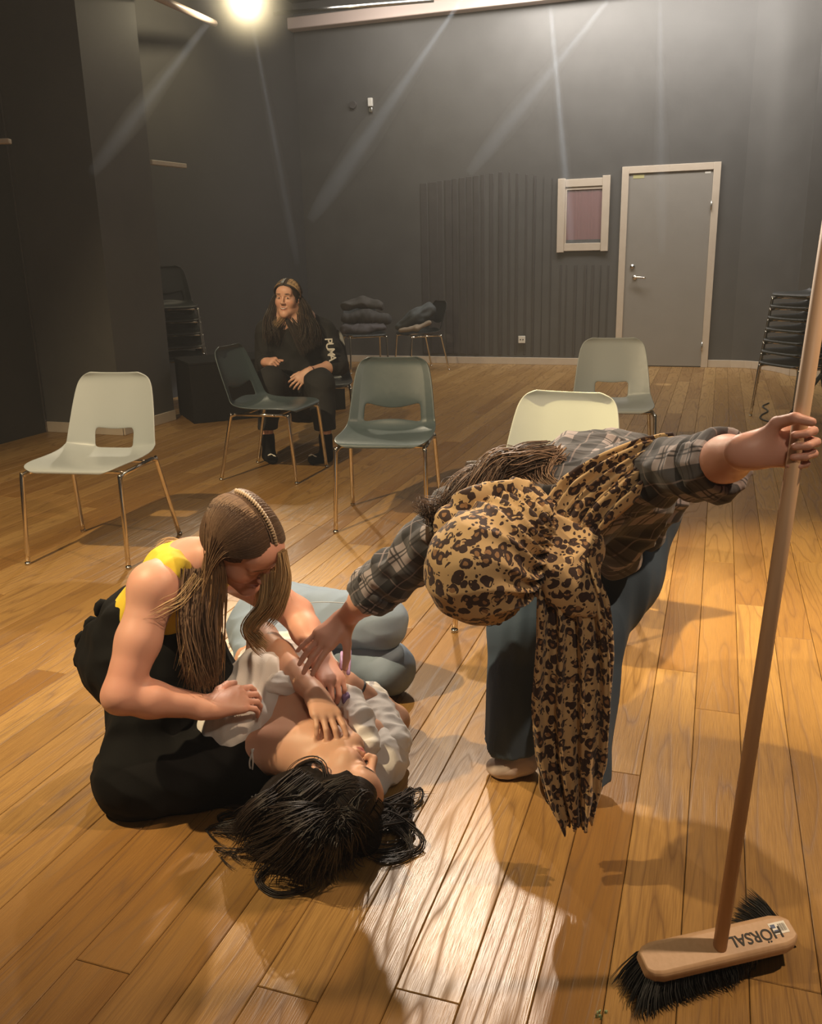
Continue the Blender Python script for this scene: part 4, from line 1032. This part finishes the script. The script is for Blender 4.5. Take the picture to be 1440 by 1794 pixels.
S.chain([sL, eL], [.052, .043], .02).chain([eL, eL*.6+wL*.4, wL], [.042, .036, .0255], .02)
hL = G(558, 1130, .355)
hand(S, wL, hL-wL, (-.10, -.45, .88), -1, curls=[(6, 10, 6), (8, 12, 8), (8, 14, 8), (2, 8, 6)], spread=7, sc=1.0, wr=.024, th=((.62, .62, -.35), (.45, .65, -.5), (.35, .75, -.5)))
S.chain([sR, eR], [.052, .043], .02).chain([eR, eR*.6+wR*.4, wR], [.042, .037, .0265], .02)
hand(S, wR, (1, -.02, .10), (0, 1, 0), 1, curls=[(78, 64, 46), (80, 64, 46), (80, 66, 46), (82, 66, 46)], spread=1, sc=.90, wr=.027, th=((.78, .42, -.42), (.30, .62, -.72), (-.30, .92, -.35)))
V, F = S.mesh(.0035)
body = fastmesh('body', V, F, M['skin'], root, col=skin_col((.66, .36, .27), None))
# plaid shirt
hem_c = P(1075, 960, 2.05)
S = SDF().cone(nb, bk, .100, .118, .05, (acr, 1.45)).cone(bk, hp+np.array([0, 0, .02]), .118, .125, .05, (acr, 1.3)).cone(nb, sL, .06, .067, .05).cone(nb, sR, .06, .067, .05)
S.cone(P(1115, 870, 1.86), P(1080, 975, 2.0), .075, .05, .05, (nrm((.9, .4, 0)), 1.2)).cone(P(1150, 860, 2.05), P(1130, 930, 2.1), .075, .05, .05).cone(P(1010, 850, 1.9), P(1075, 930, 1.95), .08, .06, .05)
S.cone(sL, eL, .066, .058, .025).cone(sR, eR, .066, .054, .025)
S.cone(P(1225, 835, 1.56), P(1268, 846, 1.50), .030, .016, .03)
uvp = limb_uv([eL-(sL-eL)*.2, sL, nb*.5+(sL+sR)*.25, sR, eR, eR+(eR-sR)*.2]); uvs = limb_uv([nb, bk, hp])
def shirt_uv(V):
    a, b_ = uvp(V), uvs(V); arm = (np.minimum(np.linalg.norm(V-eL, axis=1), np.linalg.norm(V-sL, axis=1)+.0) < .0)
    dL = np.minimum.reduce([np.linalg.norm(V-(sL+(eL-sL)*t), axis=1) for t in np.linspace(.15, 1.2, 9)]); dR = np.minimum.reduce([np.linalg.norm(V-(sR+(eR-sR)*t), axis=1) for t in np.linspace(.15, 1.2, 9)])
    m = (np.minimum(dL, dR) < .085)[:, None]; b_[:, 1] = b_[:, 1]*2.0
    return np.where(m, a, b_)
# open the cuffs: the sleeve ends just past the elbow
dL_, dR_ = nrm(eL-sL), nrm(eR-sR)
cloth('shirt', root, S, .0045, M['plaid'], .010, 30, 11, uv=shirt_uv, sm=2, cuts=((eL+dL_*.028, dL_), (eR+dR_*.022, dR_)))
for nm_, e_, d_, r_, l_ in (('cuff', eL, dL_, .060, .05), ('cuff', eR, dR_, .055, .045)):
    S = SDF().cone(e_-d_*.012, e_+d_*.018, r_+.002, r_+.004, .01)
    if nm_ and e_ is eR: S.cone(P(1270, 800, 1.5), P(1262, 862, 1.51), .036, .020, .03)
    S.cone(e_-d_*.05, e_+d_*.08, r_-.011, r_-.009, .006, None, 1)
    cloth('cuff', root, S, .004, M['plaid'], .004, 55, 13, uv=limb_uv([e_-d_*.2, e_+d_*.2]), cuts=((e_+d_*.040, d_), (e_-d_*.030, -d_)))
# jeans
ga_, gb2 = G(892, 1322, .045), G(1022, 1376, .035)
kL_, kR_ = P(918, 1100, 2.08), P(1035, 1110, 2.02)
S = SDF().cone(P(1010, 870, 2.3), P(1105, 868, 2.26), .13, .135, .04).cone(P(990, 900, 2.28), kL_, .125, .088, .04).cone(kL_, ga_+np.array([0, 0, -.03]), .082, .074, .03)
S.cone(P(1108, 890, 2.24), P(1085, 1010, 2.12), .118, .098, .04).cone(P(1085, 1010, 2.12), kR_, .098, .080, .04).cone(kR_, gb2+np.array([0, 0, -.03]), .078, .062, .03)
hemz = .045
jn = cloth('jeans', root, S, .005, M['jeans_dark'], .006, 22, 14, sm=1, aniso=(1.5, 1, .5), cuts=((np.array([0, 2.0, .072]), (0, .15, -1)),))
# feet in socks
S = SDF().cone(ga_+np.array([0, 0, .05]), G(916, 1335, .032), .034, .032, .03).cone(G(920, 1333, .03), G(876, 1346, .026), .033, .026, .02, ((0, 0, 1), .85)).cone(G(890, 1345, .024), G(866, 1343, .022), .028, .020, .02)
cloth('sock', root, S, .004, M['sock'], .001, 60, 1, zmin=.001)
S = SDF().cone(gb2+np.array([0, 0, .05]), G(1030, 1372, .032), .034, .032, .03).cone(G(1030, 1372, .03), G(1000, 1405, .025), .033, .024, .02)
cloth('sock', root, S, .004, M['sock'], .001, 60, 1, zmin=.001)
# head scarf: cap over the head, roll behind it, gathered at the neck
S = SDF().ell(P(853, 985, 1.60), (.101, .112, .108), f.R, .02).ell(P(822, 1005, 1.585), (.080, .08, .085), k=.05)
S.cone(P(905, 930, 1.68), P(960, 985, 1.68), .085, .055, .06)
V, F = S.mesh(.004)
cap = fastmesh('scarf_cap', V, F, M['leopard'], root, sm=2)
gat = P(968, 955, 1.66)
def rad_folds(c, fr_, amp, n_):
    def g(V, N):
        q = V-c; a = np.arctan2(q@fr_[1], q@fr_[0]); r = np.linalg.norm(q, axis=1)
        return amp*(1-np.abs(np.sin(a*n_+2.2*np.sin(r*22)+.6*wob(V, 25, 3)))*1.9)*np.clip(r/.07, .2, 1)*np.clip(1.5-r/.17, .12, 1)
    return g
cr_ = nrm(P(857, 972, 1.5)-gat); up2 = nrm(np.cross(cr_, (0, -1, 0)))
displace(cap, rad_folds(gat, (cr_, up2), .013, 13))
S = SDF().chain([P(783, 965, 1.66), P(800, 918, 1.67), P(836, 886, 1.68), P(882, 874, 1.69), P(924, 886, 1.69), P(953, 918, 1.68), P(962, 955, 1.67)], [.020, .032, .037, .037, .036, .034, .036], .02)
S.chain([P(800, 975, 1.60), P(828, 936, 1.60), P(872, 918, 1.60), P(918, 930, 1.615), P(955, 958, 1.63)], [.012, .020, .022, .022, .026], .010)
V, F = S.mesh(.004); roll_ = fastmesh('scarf_roll', V, F, M['leopard'], root, sm=1)
ruv = limb_uv([P(783, 960, 1.68), P(797, 912, 1.72), P(832, 877, 1.75), P(880, 862, 1.77), P(925, 875, 1.76), P(957, 912, 1.73), P(962, 950, 1.70)])
displace(roll_, lambda V, N: .010*(1-1.8*np.abs(np.sin(ruv(V)[:, 1]*45+2*wob(V, 12, 4)))))
S = SDF().cone(P(955, 935, 1.68), P(985, 1010, 1.62), .052, .058, .03).cone(P(975, 940, 1.70), P(1010, 960, 1.66), .05, .045, .03).cone(P(960, 1010, 1.63), P(1020, 1040, 1.61), .045, .040, .03)
V, F = S.mesh(.004); kn_ = fastmesh('scarf_knot', V, F, M['leopard'], root, sm=1); displace(kn_, lambda V, N: .012*folds(V*np.array([1.6, 1, .5]), 34, 2))
# the long end hanging to the floor, and the wrap over the far shoulder
tail = [(985, 985, 1.61), (1000, 1060, 1.585), (1004, 1150, 1.58), (1000, 1240, 1.58), (1000, 1330, 1.58), (1004, 1400, 1.58), (1010, 1450, 1.58)]
ribbon('scarf_tail', root, [P(*p) for p in tail], [.050, .066, .072, .075, .071, .058, .034], (-.1, -1, .0), M['leopard'], 3.2, .011, 110, 60, .003, 4, hem=.010)
ribbon('scarf_tail', root, [P(p[0]+(4 if i < 5 else -12), p[1]-(0 if i < 5 else 22), p[2]+.035) for i, p in enumerate(tail)], [.052, .070, .076, .078, .070, .052, .030], (-.15, -1, .0), M['leopard'], 2.6, .012, 100, 50, .003, 8, hem=.012)
wr_ = [(968, 985, 1.63), (985, 930, 1.655), (1020, 875, 1.66), (1075, 832, 1.655), (1130, 800, 1.66), (1185, 778, 1.64)]
ribbon('scarf_wrap', root, [P(*p) for p in wr_], [.045, .062, .066, .060, .048, .026], [nrm((-.35, -.85, .35)), nrm((-.3, -.8, .5)), nrm((-.2, -.75, .65)), nrm((-.1, -.7, .7)), nrm((0, -.65, .75)), nrm((0, -.6, .8))], M['leopard'], 4.5, .011, 90, 60, .003, 12, arch=.35)
# hair over the back of the neck
BR = [(.040, .024, .016), (.20, .125, .080)]
S = SDF().chain([P(760, 935, 1.76), P(790, 895, 1.81), P(850, 850, 1.83), P(910, 830, 1.84), P(965, 845, 1.82)], [.020, .036, .050, .055, .04], .03)
hv, hf = S.mesh(.006); hm = fastmesh('hair', hv, hf, M['hair'], root, col=np.array([(.045, .028, .018)])*(.6+.6*(.5+.5*np.sin(hv@np.array([130., 60, 210])+3*wob(hv, 30, 2))))[:, None])
displace(hm, lambda V, N: .008*folds(V, 40, 4))
gr = []
for k in range(34):
    a = k/33; sx, sy = 985-30*hr.rand()-(70*a), 795+20*a+hr.uniform(-6, 30); ex_, ey = 735+60*hr.rand(), 915-18*hr.rand()+(10*a)
    m = P((sx+ex_)/2+hr.uniform(-20, 20), 820+36*a+hr.uniform(-10, 22), 1.76); gr.append((tuft([P(sx, sy, 1.82), P(sx*.7+ex_*.3, 806+26*a, 1.77), m, P(ex_+30, ey-20, 1.72), P(ex_, ey, 1.70)], .026, .028, 46, 30, .018, 2.2), .0014, BR, .25))
for k in range(10):
    x0 = hr.uniform(900, 980); gr.append((tuft([P(x0, 790+hr.uniform(0, 15), 1.84), P(x0-20, 822, 1.78), P(x0-10, 856, 1.745), P(x0+5, 880, 1.73)], .022, .018, 40, 20, .010, 2.), .0013, [(.14, .085, .05), (.32, .20, .12)], .15))
for k in range(6):
    gr.append((tuft([P(835+6*k, 1062, 1.60), P(838+5*k, 1085, 1.59), P(850+5*k, 1092, 1.59), P(880, 1075, 1.60)], .003, .006, 10), .0011, BR, .1))
strands('hair_strands', root, gr)
settle(root)

# ================================================================ broom
br = thing('broom', 'wooden push broom with long pale handle and black bristles, held upright at the right', 'broom', (B0[0], B0[1], 0))
OB = np.array(br.location); L = lambda v: np.asarray(v)-OB
def m_wood(c0, c1):
    def g(nt, b):
        q = NB(nt); tc = q.n('TexCoord').outputs['Object']; mp = q.n('Mapping', {'Vector': tc, 'Scale': (1, 1, .08)}).outputs[0]
        q.l(q.mix(q.n('TexNoise', {'Vector': mp, 'Scale': 120., 'Detail': 4.}).outputs['Fac'], c0, c1), b.inputs['Base Color'])
    return g
M['beech'] = mat('beech_wood', (.6, .4, .25), .5, build=m_wood((.52, .32, .18), (.66, .44, .27)))
zB = .058
a0_, a1_ = G(1124, 1690, zB), G(1386, 1630, zB); AX = nrm(a1_-a0_); LB = np.linalg.norm(a1_-a0_); AY = nrm(np.cross((0, 0, 1), AX)); 
MB().tube([L(B0-BD*.01), L(B0+BD*1.42)], .0122, 16).build('handle', M['beech'], br, True)
AN = nrm(np.array([.03, -.36, .93])-AX*(AX@np.array([.03, -.36, .93]))); AY = np.cross(AN, AX)
cB = (a0_+a1_)/2
blk = MB()
prof = [(-.033, -.012), (-.033, .006), (-.026, .013), (.026, .013), (.033, .006), (.033, -.012)]
st_ = [(-LB/2, .55, .0), (-LB/2+.012, .86, 0), (-LB/2+.03, 1, 0), (LB/2-.03, 1, 0), (LB/2-.012, .86, 0), (LB/2, .55, 0)]
V = [L(cB+AX*x+AY*(y*w_)+AN*z) for x, w_, _ in st_ for y, z in prof]; n6 = len(prof)
Fq = [(i*n6+j, i*n6+(j+1) % n6, (i+1)*n6+(j+1) % n6, (i+1)*n6+j) for i in range(len(st_)-1) for j in range(n6)]+[tuple(range(n6))[::-1], tuple(range((len(st_)-1)*n6, len(st_)*n6))]
head_ = blk.add(V, Fq).build('broom_head', M['beech'], br, bevel=.003)
nS = 3400; xs = hr.uniform(-LB/2+.004, LB/2-.004, nS); ys = hr.uniform(-.028, .028, nS)
top_ = cB+AX*xs[:, None]+AY*ys[:, None]-AN*.008
end_ = top_+AX*((xs/(LB/2))**3*np.where(xs > 0, .022, .05)+hr.normal(size=nS)*.004)[:, None]+AY*(ys*.9+hr.normal(size=nS)*.004+np.where(xs > 0, .112, -.022)*np.clip(np.abs(xs)/(LB/2), 0, 1)**1.5)[:, None]
end_[:, 2] = hr.uniform(.002, .012, nS)+np.where((xs > 0) & (ys > -.01), .022*xs/(LB/2), 0)
mid_ = (top_+end_)/2+AX*(np.sign(xs)*.004)[:, None]
lines = np.stack([top_, top_*.5+mid_*.5, mid_, mid_*.4+end_*.6, end_], 1)-OB
Vs = strands('bristles', br, [(lines, .0011, [(.008, .008, .008), (.03, .03, .03)], .2)]); Vs['kind'] = 'stuff'
ink = mat('black_marker', (.01, .008, .006), .6)
tc_ = cB+AX*(LB*.235)+AN*.0135+AY*-.002
text_mesh('marker_writing', 'HÖRSAL', .029, ink, br, L(tc_), -AX, -AY)
sc_ = cB+AX*(LB*.405)+AN*.0133+AY*.004
MB().box(L(sc_), (.034, .022, .0006), AX, AY, AN).build('price_label', M['white'], br)
bb = MB()
for k in range(9): bb.box(L(sc_+AX*(.001+.0016*k)+AN*.0005), (.0004+.0004*(k % 3 == 0), .014, .0003), AX, AY, AN)
bb.build('barcode', ink, br)
MB().box(L(sc_-AX*.010+AY*.004+AN*.0005), (.009, .007, .0003), AX, AY, AN).box(L(sc_-AX*.007-AY*.006+AN*.0005), (.010, .006, .0003), AX, AY, AN).build('label_print', mat('label_blue', (.06, .10, .22), .5), br)
# green glitter speck bottom
g_ = G(1050, 1782); o = MB()
for k in range(7): 
    p = g_+np.array([hr.normal()*.006, hr.normal()*.005, .003]); o.box(p, (.004, .003, .005), nrm(hr.normal(size=3)), nrm(hr.normal(size=3)))
o = o.build('crumb_cluster', mat('green_sugar', (.35, .5, .3), .3)); tag(o, 'tiny greenish crumbs lying on the floor left of the broom head', 'crumbs', kind='stuff')

# ================================================================ seated person in black at the back
root = person('person in a black sweatshirt sitting smiling on a chair at the back', (-.75, 6.3, 0))
f = Fr(P(504, 523, 6.12), (-.22, -.96, -.02), (.03, -.04, 1))
nb = P(513, 563, 6.20); sa, sb = P(470, 583, 6.22), P(566, 583, 6.26)
ea, wa = P(463, 640, 6.22), P(466, 634, 6.00)
eb, wb = P(592, 640, 6.15), P(541, 652, 5.92)
hipc = P(532, 700, 6.38)
S = SDF(); head(S, f, nb, 1.0, (.052, .06))
S.cone(nb, P(520, 640, 6.3), .12, .13, .05, ((1, 0, 0), 1.4)).chain([sa, ea, wa], [.06, .045, .028], .02).chain([sb, eb], [.06, .048], .02).chain([eb, eb*.65+wb*.35, wb], [.048, .044, .029], .02)
hand(S, wa, P(480, 634, 5.93)-wa, (-.1, -.6, .7), -1, curls=[(70, 80, 40)]*4, sc=1.0)
hand(S, wb, P(522, 668, 5.88)-wb, (.2, -.9, .4), 1, curls=[(20, 30, 20)]*4, spread=10, sc=1.02)
fa, fb = P(470, 780, 5.78), P(571, 780, 5.72)
V, F = S.mesh(.005)
fastmesh('body', V, F, M['skin'], root, col=skin_col((.68, .40, .28), f, lash=False, lip=(.45, .14, .12), brow=(.05, .03, .02)))
for s in (-1, 1):
    fastmesh('eye', *SDF().ell(f.p(s*.031, .0795, .009), (.0115, .0095, .006)).mesh(.0025), M['eye'], root)
    fastmesh('iris', *SDF().ell(f.p(s*.031-.002, .0865, .009), (.0058, .004, .0056)).mesh(.0018), M['iris'], root)
MB().tube(crv([f.p(-.020, .0885, -.055), f.p(0, .0955, -.0600), f.p(.022, .0875, -.054)], 8), [.0005, .002, .0035, .0042, .0042, .0035, .002, .0005], 6).build('teeth', M['white'], root, True)
S = SDF().cone(nb+np.array([0, .02, -.03]), P(522, 650, 6.30), .135, .165, .06, ((1, 0, 0), 1.35)).cone(P(522, 650, 6.3), hipc, .165, .17, .05, ((1, 0, 0), 1.2))
S.cone(nb, sa, .07, .085, .05).cone(nb, sb, .07, .09, .05).chain([sa, ea], [.086, .066], .03).cone(ea, ea*.4+wa*.6, .062, .050, .02).chain([sb, eb], [.09, .070], .03).cone(eb, eb*.72+wb*.28, .066, .056, .02)
S.ell(P(512, 574, 6.03), (.028, .07, .05), k=.01, op=1)
cloth('sweatshirt', root, S, .007, M['jersey'], .007, 20, 7)
S = SDF().cone(hipc+np.array([-.06, 0, -.02]), P(474, 668, 5.86), .14, .095, .05).cone(hipc+np.array([.08, 0, -.02]), P(560, 672, 5.84), .14, .10, .05)
S.cone(P(474, 668, 5.86), fa+np.array([0, 0, .08]), .092, .062, .03).cone(P(560, 672, 5.84), fb+np.array([0, 0, .08]), .096, .070, .03)
cloth('trousers', root, S, .007, M['jersey'], .006, 18, 9, cuts=((np.array([0, 0, .215]), (0, 0, -1)),))
S = SDF()
for q in (fa, fb): q = np.array([q[0], q[1], 0]); S.cone(q+(0, 0, .10), q+(0, 0, .25), .036, .042, .02)
V, F = S.mesh(.006); fastmesh('ankles', V, F, M['skin'], root, col=skin_col((.66, .38, .27)))
for q, tx in ((fa, P(477, 806, 5.66)), (fb, P(548, 806, 5.62))):
    q0 = np.array([q[0], q[1], 0]); tx = np.array([tx[0], tx[1], 0])
    S = SDF().cone(q0+(0, .01, .04), q0+(0, 0, .165), .042, .046, .03).cone(q0+(0, 0, .035), tx+(0, .02, .032), .042, .036, .03, ((0, 0, 1), .9))
    s_ = cloth('shoe_sock', root, S, .006, M['black_cloth'], .001, 30, 1, zmin=.001)
    mk_ = MB().tube(crv([tx+np.array([-.028, -.002, .062]), tx+np.array([-.005, .002, .070]), tx+np.array([.012, .004, .060]), tx+np.array([.026, -.004, .056])], 8), [.0025, .006, .006, .003, .004, .005, .003, .002], 6); mk_.build('cat_mark', M['white'], s_, True)
# white sleeve print, reading down the arm
ad = nrm(eb-sb); pc = sb+(eb-sb)*.80+np.array([0, -.074, .0]); 
for k, ch_ in enumerate('PUMA'):
    text_mesh('sleeve_print', ch_, .072, M['white'], root, P(575+2.2*k, 597+10*k, 6.03), nrm((.02, 0, -1)), nrm((1, .25, 0)), .004)
sn_ = MB()
for (x, y, Y) in ((438, 667, 5.9), (440, 674, 5.9), (441, 681, 5.9), (443, 688, 5.9), (451, 727, 5.83), (452, 733, 5.83), (454, 739, 5.83), (455, 745, 5.83)): sn_.tube([P(x, y, Y), P(x+2, y+4, Y)], .007, 6)
band('wristband', wb+nrm(eb-wb)*.02, eb-wb, .033, .006, mat('maroon_band', (.12, .03, .035), .6))
HB = [(.018, .012, .009), (.05, .032, .02)]
scalp('hair', f, root, (.06, .04, .025), r=(.083, .103, .094))
gr = [(drape(f, (-70, 53), 1, 112, lambda r, al: P(562-34*r, 600+20*r, 6.10-.1*r), 340, 22, rr=(.088, .108, .098), out_=.10), .003, HB, .2),
      (drape(f, (-70, 53), -1, 112, lambda r, al: P(466+20*r, 590+15*r, 6.1), 300, 22, rr=(.088, .108, .098), out_=.10), .003, HB, .2),
      (drape(f, (0, 46), -1, 112, lambda r, al: P(476+8*r, 565+10*r, 6.02), 60, 22, rr=(.090, .110, .100), jitter=.006, out_=.06, phi0=14), .0016, [(.35, .22, .11), (.55, .38, .20)], .1),
      (drape(f, (0, 46), 1, 112, lambda r, al: P(540, 560, 6.05), 10, 22, rr=(.090, .110, .100), jitter=.01, out_=.06, phi0=14), .0028, [(.20, .12, .06), (.40, .27, .14)], .1),
      (tuft([P(519, 512, 6.18), P(532, 540, 6.12), P(540, 575, 6.08), P(540, 606, 6.05)], .015, .085, 260, 16, .01, 2.), .003, HB, .2),
      (tuft([P(488, 512, 6.18), P(478, 540, 6.14), P(474, 575, 6.1), P(480, 600, 6.05)], .015, .065, 200, 16, .01, 2.), .003, HB, .2)]
strands('hair_strands', root, gr)
settle(root)

# ================================================================ coats piled on the two far chairs
def coat(label, pts, rs, c0, c1, seed, flat=None):
    b_ = np.mean([p for p in pts], 0); S = SDF().chain(pts, rs, .05)
    o = cloth('folded_coat', None, S, .009, mat('coat_cloth', c0, .8, build=m_cloth(c0, c1, 200, sc_=8.)), .014, 18, seed)
    return tag(o, label, 'coat', 'coats piled on the far chairs')
sa_ = gA+np.array([-.05, .05, 0]); sb_ = gB+np.array([0, .15, 0])
coat('dark folded coat with a pale edge, bottom of the pile on the left coat chair', [sa_+(-.22, -.10, .50), sa_+(.0, -.12, .49), sa_+(.22, -.05, .52)], [.055, .06, .05], (.05, .044, .046), (.10, .09, .095), 3)
coat('brownish puffy coat in the middle of the pile on the left coat chair', [sa_+(-.20, -.05, .62), sa_+(.03, -.05, .64), sa_+(.26, .0, .60)], [.065, .075, .06], (.030, .028, .028), (.065, .060, .055), 6)
coat('dark coat on top of the pile on the left coat chair', [sa_+(-.20, .0, .77), sa_+(.0, .02, .80), sa_+(.20, .0, .76)], [.06, .065, .055], (.045, .040, .036), (.075, .068, .058), 9)
coat('dark shiny jacket slumped on the seat of the right coat chair', [sb_+(-.24, -.05, .52), sb_+(-.05, -.05, .62), sb_+(.12, .0, .70)], [.05, .095, .075], (.030, .034, .034), (.09, .10, .10), 12)
coat('beige scarf or sleeve lying across the seat of the right coat chair', [sb_+(-.24, -.22, .485), sb_+(-.05, -.22, .50), sb_+(.10, -.18, .56)], [.022, .026, .022], (.20, .16, .11), (.28, .22, .16), 5)
